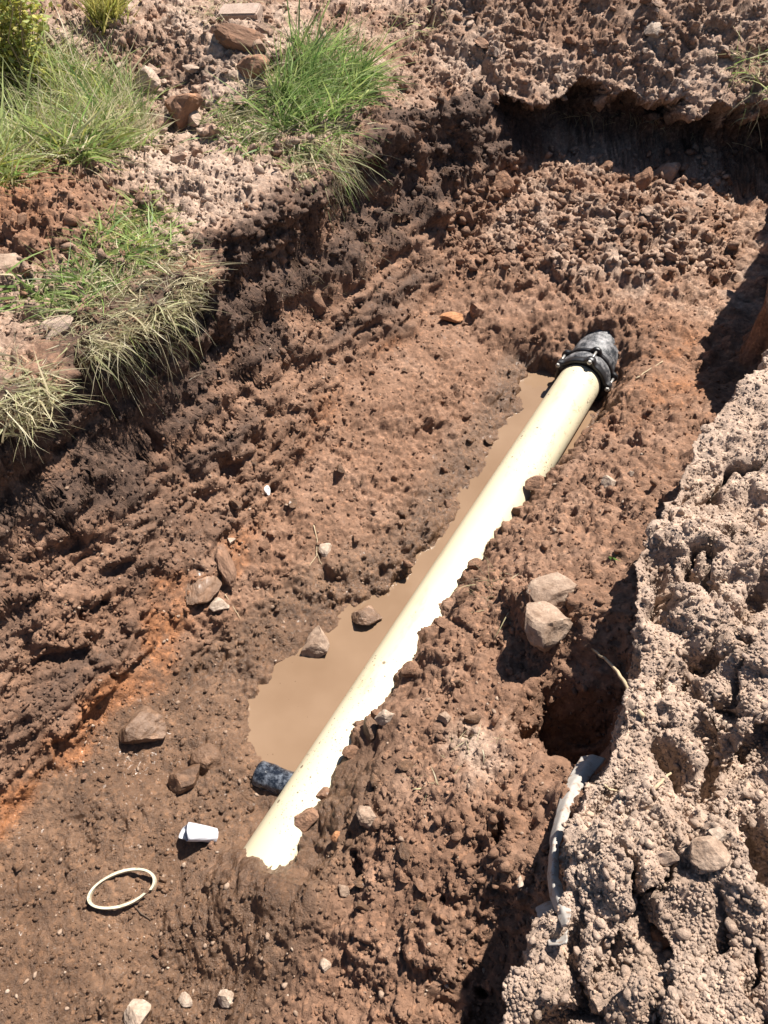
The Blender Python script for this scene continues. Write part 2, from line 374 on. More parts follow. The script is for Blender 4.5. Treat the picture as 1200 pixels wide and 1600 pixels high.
def soil_material(name='soil', const=None):
    m, ns, ls, bs = mat(name)
    tc = ns.new('ShaderNodeTexCoord')
    P = tc.outputs['Object']
    A = {}
    for k in attr:
        if const is None: A[k] = nd(ns, 'ShaderNodeAttribute', attribute_name=k).outputs['Fac']
        else:
            q = ns.new('ShaderNodeValue'); q.outputs[0].default_value = const.get(k, 0.0); A[k] = q.outputs[0]
    if const is not None:
        oi = ns.new('ShaderNodeObjectInfo'); vm = ns.new('ShaderNodeVectorMath'); ls.new(tc.outputs['Generated'], vm.inputs[0])
        vm.operation = 'MULTIPLY_ADD'; vm.inputs[1].default_value = (0.05, 0.05, 0.05); ls.new(oi.outputs['Location'], vm.inputs[2]); P = vm.outputs[0]
    n1 = nd(ns, 'ShaderNodeTexNoise', Scale=6.0, Detail=6.0, Roughness=0.65); ls.new(P, n1.inputs['Vector'])
    n2 = nd(ns, 'ShaderNodeTexNoise', Scale=48.0, Detail=5.0, Roughness=0.7); ls.new(P, n2.inputs['Vector'])
    n3 = nd(ns, 'ShaderNodeTexNoise', Scale=210.0, Detail=3.0, Roughness=0.6); ls.new(P, n3.inputs['Vector'])
    vo = nd(ns, 'ShaderNodeTexVoronoi', Scale=120.0); ls.new(P, vo.inputs['Vector'])
    vb = nd(ns, 'ShaderNodeTexVoronoi', Scale=55.0); ls.new(P, vb.inputs['Vector'])
    brown = ramp(ns, [(0.25, (0.160, 0.084, 0.050)), (0.5, (0.250, 0.137, 0.085)), (0.75, (0.335, 0.203, 0.138))]); ls.new(n1.outputs[0], brown.inputs[0])
    dryc = ramp(ns, [(0.25, (0.330, 0.228, 0.166)), (0.5, (0.440, 0.315, 0.238)), (0.78, (0.525, 0.395, 0.308))]); ls.new(n1.outputs[0], dryc.inputs[0])
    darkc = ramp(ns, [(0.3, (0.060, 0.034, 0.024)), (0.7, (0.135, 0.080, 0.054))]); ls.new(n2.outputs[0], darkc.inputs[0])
    orgc = ramp(ns, [(0.3, (0.20, 0.082, 0.036)), (0.7, (0.36, 0.155, 0.066))]); ls.new(n2.outputs[0], orgc.inputs[0])
    wetc = ramp(ns, [(0.3, (0.112, 0.060, 0.034)), (0.7, (0.205, 0.117, 0.070))]); ls.new(n1.outputs[0], wetc.inputs[0])
    def edge(fac, lo, hi):       # break the zone boundaries up with noise
        a = ns.new('ShaderNodeMath'); a.operation = 'MULTIPLY_ADD'; ls.new(n2.outputs[0], a.inputs[0]); a.inputs[1].default_value = 0.5; ls.new(fac, a.inputs[2])
        r = ns.new('ShaderNodeMapRange'); r.interpolation_type = 'SMOOTHSTEP'; ls.new(a.outputs[0], r.inputs[0]); r.inputs[1].default_value = lo; r.inputs[2].default_value = hi
        return r.outputs[0]
    c = mixc(ns, ls, edge(A['wet'], 0.3, 1.1), brown.outputs[0], wetc.outputs[0])
    c = mixc(ns, ls, edge(A['orange'], 0.55, 1.2), c, orgc.outputs[0])
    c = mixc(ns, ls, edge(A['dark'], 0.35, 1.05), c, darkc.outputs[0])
    c = mixc(ns, ls, edge(A['dry'], 0.35, 1.0), c, dryc.outputs[0])
    # grains of lighter grit and darker crumbs
    g = nd(ns, 'ShaderNodeTexVoronoi', Scale=95.0); ls.new(P, g.inputs['Vector'])
    sep = ns.new('ShaderNodeSeparateColor'); ls.new(g.outputs['Color'], sep.inputs[0])
    gr = ramp(ns, [(0.0, (0.70, 0.70, 0.70)), (0.35, (0.95, 0.95, 0.95)), (0.85, (1.05, 1.05, 1.05)), (0.95, (1.5, 1.45, 1.38))]); ls.new(sep.outputs[0], gr.inputs[0])
    c = mixc(ns, ls, 0.75, c, gr.outputs[0], 'MULTIPLY')
    v = ramp(ns, [(0.3, (0.72, 0.72, 0.72)), (0.7, (1.22, 1.22, 1.22))]); ls.new(n2.outputs[0], v.inputs[0])
    c = mixc(ns, ls, 0.8, c, v.outputs[0], 'MULTIPLY')
    ls.new(c, bs.inputs['Base Color'])
    ro = ns.new('ShaderNodeMapRange'); ls.new(edge(A['wet'], 0.45, 1.2), ro.inputs[0]); ro.inputs[3].default_value = 0.92; ro.inputs[4].default_value = 0.36
    ls.new(ro.outputs[0], bs.inputs['Roughness'])
    bs.inputs['Specular IOR Level'].default_value = 0.4
    cw = ns.new('ShaderNodeMath'); cw.operation = 'MULTIPLY'; ls.new(A['wet'], cw.inputs[0]); cw.inputs[1].default_value = 0.03; ls.new(cw.outputs[0], bs.inputs['Coat Weight']); bs.inputs['Coat Roughness'].default_value = 0.14
    h1 = ns.new('ShaderNodeMath'); h1.operation = 'MULTIPLY_ADD'; ls.new(vo.outputs['Distance'], h1.inputs[0]); h1.inputs[1].default_value = -0.25; ls.new(n3.outputs[0], h1.inputs[2])
    h2 = ns.new('ShaderNodeMath'); h2.operation = 'MULTIPLY_ADD'; ls.new(vb.outputs['Distance'], h2.inputs[0]); h2.inputs[1].default_value = -0.3; ls.new(h1.outputs[0], h2.inputs[2])
    n4 = nd(ns, 'ShaderNodeTexNoise', Scale=75.0, Detail=7.0, Roughness=0.78); ls.new(P, n4.inputs['Vector'])
    h3 = ns.new('ShaderNodeMath'); h3.operation = 'MULTIPLY_ADD'; ls.new(n4.outputs[0], h3.inputs[0]); h3.inputs[1].default_value = 2.0; ls.new(h2.outputs[0], h3.inputs[2])
    bp = nd(ns, 'ShaderNodeBump', Strength=0.7, Distance=0.006); ls.new(h3.outputs[0], bp.inputs['Height']); ls.new(bp.outputs[0], bs.inputs['Normal'])
    return m
SOIL = soil_material()

def grid_mesh(name, X, Y, Z, nr, nc):
    me = bpy.data.meshes.new(name)
    n = nr * nc
    me.vertices.add(n)
    me.vertices.foreach_set('co', np.stack([X, Y, Z], -1).astype(np.float32).ravel())
    idx = np.arange(n).reshape(nr, nc)
    q = np.stack([idx[:-1, :-1], idx[:-1, 1:], idx[1:, 1:], idx[1:, :-1]], -1).reshape(-1, 4).astype(np.int32)
    me.loops.add(q.size); me.loops.foreach_set('vertex_index', q.ravel())
    me.polygons.add(len(q)); me.polygons.foreach_set('loop_start', np.arange(0, q.size, 4, dtype=np.int32))
    me.polygons.foreach_set('use_smooth', np.ones(len(q), bool))
    me.update(calc_edges=True)
    return me
tme = grid_mesh('ground', X, Y, Z, NR, NCc)
for nm, a in attr.items():
    at = tme.attributes.new(nm, 'FLOAT', 'POINT'); at.data.foreach_set('value', a)
tme.materials.append(SOIL)
ground = bpy.data.objects.new('ground', tme)
ground['kind'] = 'structure'
ground['label'] = 'brown earth with an open trench cut through it'
COL.objects.link(ground)
bpy.context.view_layer.update()

def cast(o, d):
    global LAST
    ok, loc, nor, LAST = ground.ray_cast(Vector(o), Vector(d).normalized())
    return (loc, nor) if ok else (None, None)
def at(px, py):
    """where the line of sight through this pixel meets the ground"""
    u = (px - 600) / FPX; v = (py - 800) / FPX
    d = (u, math.cos(PITCH) - v * math.sin(PITCH), -math.sin(PITCH) - v * math.cos(PITCH))
    loc, nor = cast((0, 0, CAM_H), d)
    return loc, nor
def down(x_, y_):
    loc, nor = cast((x_, y_, 3.0), (0, 0, -1))
    return loc, nor
def mpp(loc):      # metres per photograph pixel at that distance
    d = Vector(loc) - Vector((0, 0, CAM_H))
    return (d.y * math.cos(PITCH) - d.z * math.sin(PITCH)) / FPX

# ------------------------------------------------------------------ object helpers
def link(name, me, m=None, parent=None, smooth=True):
    if m is not None: me.materials.append(m)
    if smooth:
        me.polygons.foreach_set('use_smooth', np.ones(len(me.polygons), bool))
    o = bpy.data.objects.new(name, me); COL.objects.link(o)
    if parent is not None: o.parent = parent
    return o
def tag(o, label, cat, group=None):
    o['label'] = label; o['category'] = cat
    if group: o['group'] = group
    return o
def thing(name, label, cat, loc=(0, 0, 0), rot=None, group=None):
    o = bpy.data.objects.new(name, None); o.empty_display_size = 0.05
    o.location = loc
    if rot is not None: o.rotation_euler = rot
    COL.objects.link(o)
    return tag(o, label, cat, group)
def pydata(name, v, f):
    me = bpy.data.meshes.new(name); me.from_pydata([tuple(p) for p in v], [], f); me.update(); return me
def lathe(prof, n=48, axis='X', closed=False):
    """profile [(along, radius)] turned about the axis"""
    v, f = [], []
    for a, r in prof:
        for k in range(n):
            g = 2 * math.pi * k / n
            v.append((a, r * math.cos(g), r * math.sin(g)))
    m_ = len(prof)
    for i in range(m_ - 1 + (1 if closed else 0)):
        j = (i + 1) % m_
        for k in range(n):
            l = (k + 1) % n
            f.append((i * n + k, j * n + k, j * n + l, i * n + l))
    return v, f
def tube(pts, rad, n=8):
    v, f = [], []
    pts = [Vector(p) for p in pts]
    up = Vector((0.3, 0.2, 1)).normalized()
    for i, p in enumerate(pts):
        d = (pts[min(i + 1, len(pts) - 1)] - pts[max(i - 1, 0)]).normalized()
        a = d.cross(up)
        if a.length < 1e-3: a = d.cross(Vector((1, 0, 0)))
        a.normalize(); b = d.cross(a)
        r = rad[i] if hasattr(rad, '__len__') else rad
        for k in range(n):
            g = 2 * math.pi * k / n
            v.append(p + (a * math.cos(g) + b * math.sin(g)) * r)
    for i in range(len(pts) - 1):
        for k in range(n):
            l = (k + 1) % n
            f.append((i * n + k, i * n + l, (i + 1) * n + l, (i + 1) * n + k))
    f.append(tuple(range(n))[::-1]); f.append(tuple(range((len(pts) - 1) * n, len(pts) * n)))
    return v, f

ICO = {}
for sub in (0, 1, 2, 3, 4):
    bm = bmesh.new(); bmesh.ops.create_icosphere(bm, subdivisions=max(sub, 1), radius=1.0)
    if sub == 0:
        bmesh.ops.delete(bm, geom=bm.verts[:], context='VERTS'); g_ = (1 + 5 ** .5) / 2
        pv = [bm.verts.new(Vector(q).normalized()) for q in ((-1, g_, 0), (1, g_, 0), (-1, -g_, 0), (1, -g_, 0), (0, -1, g_), (0, 1, g_), (0, -1, -g_), (0, 1, -g_), (g_, 0, -1), (g_, 0, 1), (-g_, 0, -1), (-g_, 0, 1))]
        for q in ((0, 11, 5), (0, 5, 1), (0, 1, 7), (0, 7, 10), (0, 10, 11), (1, 5, 9), (5, 11, 4), (11, 10, 2), (10, 7, 6), (7, 1, 8), (3, 9, 4), (3, 4, 2), (3, 2, 6), (3, 6, 8), (3, 8, 9), (4, 9, 5), (2, 4, 11), (6, 2, 10), (8, 6, 7), (9, 8, 1)): bm.faces.new([pv[i] for i in q])
        bm.verts.index_update()
    ICO[sub] = (np.array([v.co[:] for v in bm.verts]), np.array([[v.index for v in f.verts] for f in bm.faces])); bm.free()
def rock_verts(seed, sub=3, cuts=9, rough=0.07, lo=0.55, hi=0.9):
    r = np.random.default_rng(seed)
    v = ICO[sub][0].copy()
    for _ in range(cuts):
        n = r.normal(size=3); n /= np.linalg.norm(n)
        d = r.uniform(lo, hi)
        k = np.maximum(v @ n - d, 0)
        v -= k[:, None] * n * 0.88
    nn = fbm(v[:, 0], v[:, 1], v[:, 2], 2.0, 4, seed % 97, 0.6) * rough * 1.9
    v *= (1 + nn)[:, None]
    v /= np.abs(v).max(axis=0)[None, :]
    return v

# ------------------------------------------------------------------ object materials
def stone_mat(name, c1, c2, rough=0.85, wet=0.0, bump=0.5):
    m, ns, ls, bs = mat(name)
    tc = ns.new('ShaderNodeTexCoord')
    oi = ns.new('ShaderNodeObjectInfo')
    n1 = nd(ns, 'ShaderNodeTexNoise', Scale=22.0, Detail=7.0, Roughness=0.68); ls.new(tc.outputs['Object'], n1.inputs['Vector'])
    n2 = nd(ns, 'ShaderNodeTexNoise', Scale=160.0, Detail=4.0, Roughness=0.7); ls.new(tc.outputs['Object'], n2.inputs['Vector'])
    r = ramp(ns, [(0.32, c1), (0.66, c2)]); ls.new(n1.outputs[0], r.inputs[0])
    v = ramp(ns, [(0.3, (0.7, 0.7, 0.7)), (0.7, (1.2, 1.2, 1.2))]); ls.new(n2.outputs[0], v.inputs[0])
    c = mixc(ns, ls, 0.8, r.outputs[0], v.outputs[0], 'MULTIPLY')
    ls.new(c, bs.inputs['Base Color'])
    bs.inputs['Roughness'].default_value = rough
    bs.inputs['Specular IOR Level'].default_value = 0.4
    ad = ns.new('ShaderNodeMath'); ad.operation = 'ADD'; ls.new(n1.outputs[0], ad.inputs[0]); ls.new(n2.outputs[0], ad.inputs[1])
    bp = nd(ns, 'ShaderNodeBump', Strength=bump, Distance=0.006); ls.new(ad.outputs[0], bp.inputs['Height']); ls.new(bp.outputs[0], bs.inputs['Normal'])
    return m
M = {
    'tan': stone_mat('tan_stone', (0.20, 0.125, 0.082), (0.42, 0.30, 0.22)),
    'pale': stone_mat('pale_stone', (0.27, 0.185, 0.13), (0.53, 0.42, 0.33)),
    'brown': soil_material('brown_clod', dict(wet=0.2)),
    'muddy': soil_material('muddy_stone', dict(wet=0.75, dry=0.12)),
    'grey': soil_material('wet_grey_stone', dict(wet=0.9, dry=0.25)),
    'orange': stone_mat('orange_stone', (0.30, 0.12, 0.05), (0.50, 0.25, 0.12)),
    'dryclod': soil_material('dry_clod', dict(dry=0.85)),
    'half': soil_material('half_dry_clod', dict(dry=0.42)),
    'red': soil_material('red_clod', dict(orange=0.5)),
    'wetclod': soil_material('wet_clod', dict(wet=0.8)),
    'white': stone_mat('white_chip', (0.6, 0.58, 0.55), (0.82, 0.8, 0.78)),
}

def pipe_material():
    m, ns, ls, bs = mat('cream_plastic_pipe')
    tc = ns.new('ShaderNodeTexCoord'); P = tc.outputs['Object']
    n1 = nd(ns, 'ShaderNodeTexNoise', Scale=3.0, Detail=5.0, Roughness=0.6); ls.new(P, n1.inputs['Vector'])
    base = ramp(ns, [(0.3, (0.58, 0.505, 0.345)), (0.7, (0.64, 0.57, 0.41))]); ls.new(n1.outputs[0], base.inputs[0])
    # mud spatter: sparse specks of several sizes
    col = base.outputs[0]
    for sc, thr, dens, cc in ((75.0, 0.22, 0.86, (0.16, 0.12, 0.085)), (34.0, 0.20, 0.90, (0.20, 0.15, 0.10)), (150.0, 0.25, 0.80, (0.26, 0.2, 0.14))):
        vo = nd(ns, 'ShaderNodeTexVoronoi', Scale=sc); ls.new(P, vo.inputs['Vector'])
        sep = ns.new('ShaderNodeSeparateColor'); ls.new(vo.outputs['Color'], sep.inputs[0])
        d = nd(ns, 'ShaderNodeMath', operation='LESS_THAN'); ls.new(vo.outputs['Distance'], d.inputs[0]); d.inputs[1].default_value = thr
        k = nd(ns, 'ShaderNodeMath', operation='GREATER_THAN'); ls.new(sep.outputs[0], k.inputs[0]); k.inputs[1].default_value = dens - 0.08
        nm = nd(ns, 'ShaderNodeTexNoise', Scale=4.5, Detail=2.0); ls.new(P, nm.inputs['Vector'])
        nr = nd(ns, 'ShaderNodeMath', operation='GREATER_THAN'); ls.new(nm.outputs[0], nr.inputs[0]); nr.inputs[1].default_value = 0.50
        f = nd(ns, 'ShaderNodeMath', operation='MULTIPLY'); ls.new(d.outputs[0], f.inputs[0]); ls.new(k.outputs[0], f.inputs[1])
        f2 = nd(ns, 'ShaderNodeMath', operation='MULTIPLY'); ls.new(f.outputs[0], f2.inputs[0]); ls.new(nr.outputs[0], f2.inputs[1])
        f3 = nd(ns, 'ShaderNodeMath', operation='MULTIPLY'); ls.new(f2.outputs[0], f3.inputs[0]); f3.inputs[1].default_value = 0.92
        col = mixc(ns, ls, f3.outputs[0], col, cc)
    # brown smears
    mp = ns.new('ShaderNodeMapping'); mp.inputs['Scale'].default_value = (3.0, 9.0, 9.0); ls.new(P, mp.inputs[0])
    n2 = nd(ns, 'ShaderNodeTexNoise', Scale=1.6, Detail=7.0, Roughness=0.72); ls.new(mp.outputs[0], n2.inputs['Vector'])
    sm = ramp(ns, [(0.56, (0, 0, 0)), (0.72, (0.6, 0.6, 0.6))]); ls.new(n2.outputs[0], sm.inputs[0])
    col = mixc(ns, ls, sm.outputs[0], col, (0.50, 0.35, 0.20))
    # dried splashes on the side towards the soil bank
    sx0 = ns.new('ShaderNodeSeparateXYZ'); ls.new(P, sx0.inputs[0])
    n5 = nd(ns, 'ShaderNodeTexNoise', Scale=26.0, Detail=8.0, Roughness=0.8); ls.new(P, n5.inputs['Vector'])
    sy = ns.new('ShaderNodeMapRange'); ls.new(sx0.outputs[1], sy.inputs[0]); sy.inputs[1].default_value = 0.05; sy.inputs[2].default_value = -0.06; sy.inputs[3].default_value = -0.10; sy.inputs[4].default_value = 0.10
    sa = nd(ns, 'ShaderNodeMath', operation='ADD'); ls.new(n5.outputs[0], sa.inputs[0]); ls.new(sy.outputs[0], sa.inputs[1])
    sr = ramp(ns, [(0.66, (0, 0, 0)), (0.74, (0.7, 0.7, 0.7))]); ls.new(sa.outputs[0], sr.inputs[0])
    col = mixc(ns, ls, sr.outputs[0], col, (0.30, 0.20, 0.12))
    # mud line low on the sides where it lies in the water and the soil
    sx = ns.new('ShaderNodeSeparateXYZ'); ls.new(P, sx.inputs[0])
    ad = nd(ns, 'ShaderNodeMath', operation='MULTIPLY_ADD'); ls.new(n2.outputs[0], ad.inputs[0]); ad.inputs[1].default_value = -0.06; ls.new(sx.outputs[2], ad.inputs[2])
    lo = ns.new('ShaderNodeMapRange'); ls.new(ad.outputs[0], lo.inputs[0]); lo.inputs[1].default_value = -0.075; lo.inputs[2].default_value = -0.045; lo.inputs[3].default_value = 0.85; lo.inputs[4].default_value = 0.0
    col = mixc(ns, ls, lo.outputs[0], col, (0.36, 0.22, 0.12))
    ls.new(col, bs.inputs['Base Color'])
    bs.inputs['Roughness'].default_value = 0.42
    bs.inputs['Specular IOR Level'].default_value = 0.4
    return m
PIPE_M = pipe_material()

def black_mat(name, dust_sheen, rough, scale=14.0, base=(0.014, 0.014, 0.016), dust_sheen_c=(0.20, 0.19, 0.19)):
    m, ns, ls, bs = mat(name)
    tc = ns.new('ShaderNodeTexCoord'); P = tc.outputs['Object']
    n1 = nd(ns, 'ShaderNodeTexNoise', Scale=scale, Detail=8.0, Roughness=0.75); ls.new(P, n1.inputs['Vector'])
    r = ramp(ns, [(0.62 - dust_sheen * 0.35, base), (0.86 - dust_sheen * 0.25, dust_sheen_c)]); ls.new(n1.outputs[0], r.inputs[0])
    ls.new(r.outputs[0], bs.inputs['Base Color'])
    bs.inputs['Roughness'].default_value = rough
    bp = nd(ns, 'ShaderNodeBump', Strength=0.3, Distance=0.003); ls.new(n1.outputs[0], bp.inputs['Height']); ls.new(bp.outputs[0], bs.inputs['Normal'])
    return m
M['iron'] = black_mat('black_coated_iron', 0.25, 0.42)
M['sleeve'] = black_mat('dusty_black_plastic', 0.58, 0.55, 30.0, (0.014, 0.017, 0.022), (0.36, 0.34, 0.34))
M['film'] = black_mat('wet_black_plastic', 0.45, 0.18, 40.0, (0.010, 0.013, 0.020), (0.22, 0.24, 0.28))  # bluish patches painted in for sky reflections on the film
def simple(name, c, rough=0.5, metal=0.0, dirt=0.0):
    m, ns, ls, bs = mat(name)
    tc = ns.new('ShaderNodeTexCoord')
    n1 = nd(ns, 'ShaderNodeTexNoise', Scale=35.0, Detail=5.0, Roughness=0.65); ls.new(tc.outputs['Object'], n1.inputs['Vector'])
    r = ramp(ns, [(0.3, tuple(k * 0.78 for k in c)), (0.7, tuple(min(k * 1.1, 0.9) for k in c))]); ls.new(n1.outputs[0], r.inputs[0])
    col = r.outputs[0]
    if dirt:
        n2 = nd(ns, 'ShaderNodeTexNoise', Scale=55.0, Detail=7.0, Roughness=0.75); ls.new(tc.outputs['Object'], n2.inputs['Vector'])
        dr = ramp(ns, [(0.62 - dirt * .2, (0, 0, 0)), (0.74 - dirt * .2, (0.85, 0.85, 0.85))]); ls.new(n2.outputs[0], dr.inputs[0])
        col = mixc(ns, ls, dr.outputs[0], col, (0.24, 0.14, 0.085))
    ls.new(col, bs.inputs['Base Color']); bs.inputs['Roughness'].default_value = rough; bs.inputs['Metallic'].default_value = metal
    return m
M['bolt'] = simple('zinc_bolt', (0.42, 0.40, 0.37), 0.4, 0.6)
M['cup'] = simple('white_plastic', (0.60, 0.60, 0.64), 0.35, 0, 0.12)
M['cream'] = simple('cream_plastic_offcut', (0.62, 0.56, 0.41), 0.45, 0, 0.4)
M['twig'] = simple('dry_twig', (0.46, 0.35, 0.22), 0.8)
M['root'] = simple('pale_root', (0.34, 0.25, 0.15), 0.8)
M['darkroot'] = simple('dark_root', (0.09, 0.055, 0.035), 0.85)
M['cloth'] = simple('dusty_white_cloth', (0.40, 0.36, 0.32), 0.9, 0, 0.5)
M['brick'] = stone_mat('dusty_brick', (0.34, 0.235, 0.18), (0.46, 0.34, 0.27))

def water_material():
    m, ns, ls, bs = mat('muddy_water')
    tc = ns.new('ShaderNodeTexCoord'); P = tc.outputs['Object']
    n1 = nd(ns, 'ShaderNodeTexNoise', Scale=3.5, Detail=4.0, Roughness=0.5); ls.new(P, n1.inputs['Vector'])
    r = ramp(ns, [(0.3, (0.195, 0.122, 0.074)), (0.7, (0.245, 0.160, 0.102))]); ls.new(n1.outputs[0], r.inputs[0])
    vo = nd(ns, 'ShaderNodeTexVoronoi', Scale=60.0); ls.new(P, vo.inputs['Vector'])
    sep = ns.new('ShaderNodeSeparateColor'); ls.new(vo.outputs['Color'], sep.inputs[0])
    d = nd(ns, 'ShaderNodeMath', operation='LESS_THAN'); ls.new(vo.outputs['Distance'], d.inputs[0]); d.inputs[1].default_value = 0.13
    k = nd(ns, 'ShaderNodeMath', operation='GREATER_THAN'); ls.new(sep.outputs[0], k.inputs[0]); k.inputs[1].default_value = 0.93
    f = nd(ns, 'ShaderNodeMath', operation='MULTIPLY'); ls.new(d.outputs[0], f.inputs[0]); ls.new(k.outputs[0], f.inputs[1])
    c = mixc(ns, ls, f.outputs[0], r.outputs[0], (0.14, 0.085, 0.05))
    ls.new(c, bs.inputs['Base Color'])
    bs.inputs['Roughness'].default_value = 0.04; bs.inputs['IOR'].default_value = 1.33
    n2 = nd(ns, 'ShaderNodeTexNoise', Scale=9.0, Detail=2.0); ls.new(P, n2.inputs['Vector'])
    bp = nd(ns, 'ShaderNodeBump', Strength=0.12, Distance=0.01); ls.new(n2.outputs[0], bp.inputs['Height']); ls.new(bp.outputs[0], bs.inputs['Normal'])
    return m
WATER = water_material()

def foliage_material():
    m, ns, ls, bs = mat('grass_blade')
    a = nd(ns, 'ShaderNodeAttribute', attribute_name='tint')
    ls.new(a.outputs['Color'], bs.inputs['Base Color'])
    bs.inputs['Roughness'].default_value = 0.5; bs.inputs['Specular IOR Level'].default_value = 0.35
    tr = ns.new('ShaderNodeBsdfTranslucent'); ls.new(a.outputs['Color'], tr.inputs[0])
    mx = ns.new('ShaderNodeMixShader'); mx.inputs[0].default_value = 0.42
    ls.new(bs.outputs[0], mx.inputs[1]); ls.new(tr.outputs[0], mx.inputs[2])
    ls.new(mx.outputs[0], ns['Material Output'].inputs[0])
    return m
GRASS = foliage_material()

# ------------------------------------------------------------------ puddle
def puddle(name, label, s0, s1, outline):
    """water sheet at z = 0; outline [(s, t_left, t_right)] lies under the banks"""
    v, f = [], []
    for s_, a, b in outline:
        for k in range(7):
            x_, y_ = xy(s_, a + (b - a) * k / 6); v.append((x_, y_, 0.004))
    for i in range(len(outline) - 1):
        for k in range(6):
            f.append((i * 7 + k, (i + 1) * 7 + k, (i + 1) * 7 + k + 1, i * 7 + k + 1))
    o = link(name, pydata(name, v, f), WATER); o['kind'] = 'structure'; o['label'] = label
    return o
puddle('puddle', 'muddy brown water lying along the cream pipe', 0.6, 3.05,
       [(0.60, -0.98, -0.52), (0.75, -1.10, -0.52), (0.9, -1.12, -0.52), (1.1, -1.06, -0.52), (1.4, -0.93, -0.52), (1.8, -0.88, -0.50), (2.2, -0.9, -0.42), (2.6, -0.93, -0.38), (2.9, -1.0, -0.36), (3.03, -1.0, -0.40)])

# ------------------------------------------------------------------ pipe and coupling
PA = Vector((*xy(0.28, PIPE_T), 0.052)); PB = Vector((*xy(2.875, PIPE_T), 0.078))
pd = PB - PA; PL = pd.length; pd.normalize()
prot = pd.to_track_quat('X', 'Z')
R0 = 0.100
prof = [(0, R0 - 0.008)] + [(0, R0)] + [(PL * k / 60, R0) for k in range(1, 61)] + [(PL, R0 - 0.008)] + [(PL * (1 - k / 6), R0 - 0.008) for k in range(1, 6)]
v, f = lathe(prof, 72, closed=True)
pipe = link('water_pipe', pydata('water_pipe', v, f), PIPE_M)
pipe.location = PA; pipe.rotation_mode = 'QUATERNION'; pipe.rotation_quaternion = prot
tag(pipe, 'long cream plastic water pipe half buried along the muddy trench floor', 'pipe')

def lobed_ring(name, x0, x1, r_in, r_out, lobes, lobe_r, parent, m, n=144):
    """cast ring with rounded ears for the bolts, chamfered edges"""
    v, f = [], []
    def rr(g, r):
        e = 0
        for l in lobes:
            d = (g - l + math.pi) % (2 * math.pi) - math.pi
            e = max(e, math.exp(-(d / 0.17) ** 4))
        return r + lobe_r * e
    c = 0.003
    ringp = [(x0, r_in, 0), (x0, r_out - c, 1), (x0 + c, r_out, 1), (x1 - c, r_out, 1), (x1, r_out - c, 1), (x1, r_in, 0)]
    for a, r, lb_ in ringp:
        for k in range(n):
            g = 2 * math.pi * k / n
            q = rr(g, r) if lb_ else r
            v.append((a, q * math.cos(g), q * math.sin(g)))
    for i in range(6):
        j = (i + 1) % 6
        for k in range(n):
            l = (k + 1) % n
            f.append((i * n + k, j * n + k, j * n + l, i * n + l))
    return link(name, pydata(name, v, f), m, parent)
cp = thing('pipe_coupling', 'black bolted mechanical coupling clamped on the cream pipe end', 'coupling', PB - pd * 0.005)
cp.rotation_mode = 'QUATERNION'; cp.rotation_quaternion = prot
lob = [math.radians(a) for a in (28, 100, 172, 244, 316)]
lobed_ring('clamp_ring', -0.012, 0.022, R0 + 0.001, 0.124, lob, 0.020, cp, M['iron'])
v, f = lathe([(0.022, 0.105), (0.024, 0.117), (0.035, 0.123), (0.060, 0.123), (0.074, 0.119), (0.076, 0.105)], 72, closed=True)
link('centre_sleeve', pydata('centre_sleeve', v, f), M['sleeve'], cp)
lobed_ring('clamp_ring', 0.076, 0.096, 0.104, 0.127, lob, 0.020, cp, M['iron'])
for g in lob:
    bx_, by_ = 0.132 * math.cos(g), 0.132 * math.sin(g)
    v, f = lathe([(-0.026, 0.0001), (-0.026, 0.006), (0.112, 0.006), (0.112, 0.0001)], 14)
    b = link('bolt', pydata('bolt', [(a, c + bx_, d + by_) for a, c, d in v], f), M['bolt'], cp)
    v, f = lathe([(-0.024, 0.0001), (-0.024, 0.0095), (-0.022, 0.011), (-0.0125, 0.011), (-0.0125, 0.0001)], 6)
    link('nut', pydata('nut', [(a, c + bx_, d + by_) for a, c, d in v], f), M['bolt'], b, False)
# the black pipe the coupling joins, running on into the earth
v, f = lathe([(0.097, 0.101), (0.097, 0.109), (0.100, 0.112), (0.185, 0.113), (0.23, 0.112), (0.30, 0.110), (0.55, 0.109), (0.55, 0.10)], 72, closed=True)
bpipe = link('black_pipe', pydata('black_pipe', v, f), M['sleeve'])
bpipe.location = cp.location; bpipe.rotation_mode = 'QUATERNION'; bpipe.rotation_quaternion = prot
tag(bpipe, 'scuffed black plastic pipe running from the coupling into the earth', 'pipe')

# ------------------------------------------------------------------ short black stub beside the pipe
pa = Vector((*unproject(402, 1205, 0.045), 0.045)); pb = Vector((*unproject(470, 1232, 0.05), 0.05))
d_ = (pb - pa)
stub = thing('pipe_stub', 'short glossy black pipe stub sticking out beside the cream pipe', 'pipe stub', pa)
stub.rotation_mode = 'QUATERNION'; stub.rotation_quaternion = d_.to_track_quat('X', 'Z'); stub.scale = (1, .84, .84); stub.location.z -= 0.014
v, f = lathe([(0, 0.030), (0, 0.044), (0.004, 0.047)] + [(0.004 + k * 0.008, 0.0475) for k in range(1, 18)] + [(0.145, 0.040), (0.06, 0.036)], 48, closed=True)
v = np.array(v); nn = (fbm(v[:, 0], v[:, 1], v[:, 2], 30.0, 3, 7) + 0.7 * np.abs(fbm(v[:, 0] * 2, v[:, 1], v[:, 2], 55.0, 2, 8))) * 0.11; v[:, 1:] *= (1 + nn)[:, None]
link('wrapped_sleeve', pydata('wrapped_sleeve', v, f), M['film'], stub)
v, f = lathe([(0.012, 0.0001), (0.012, 0.034), (0.02, 0.036)], 32)
link('mud_plug', pydata('mud_plug', v, f), M['muddy'], stub)

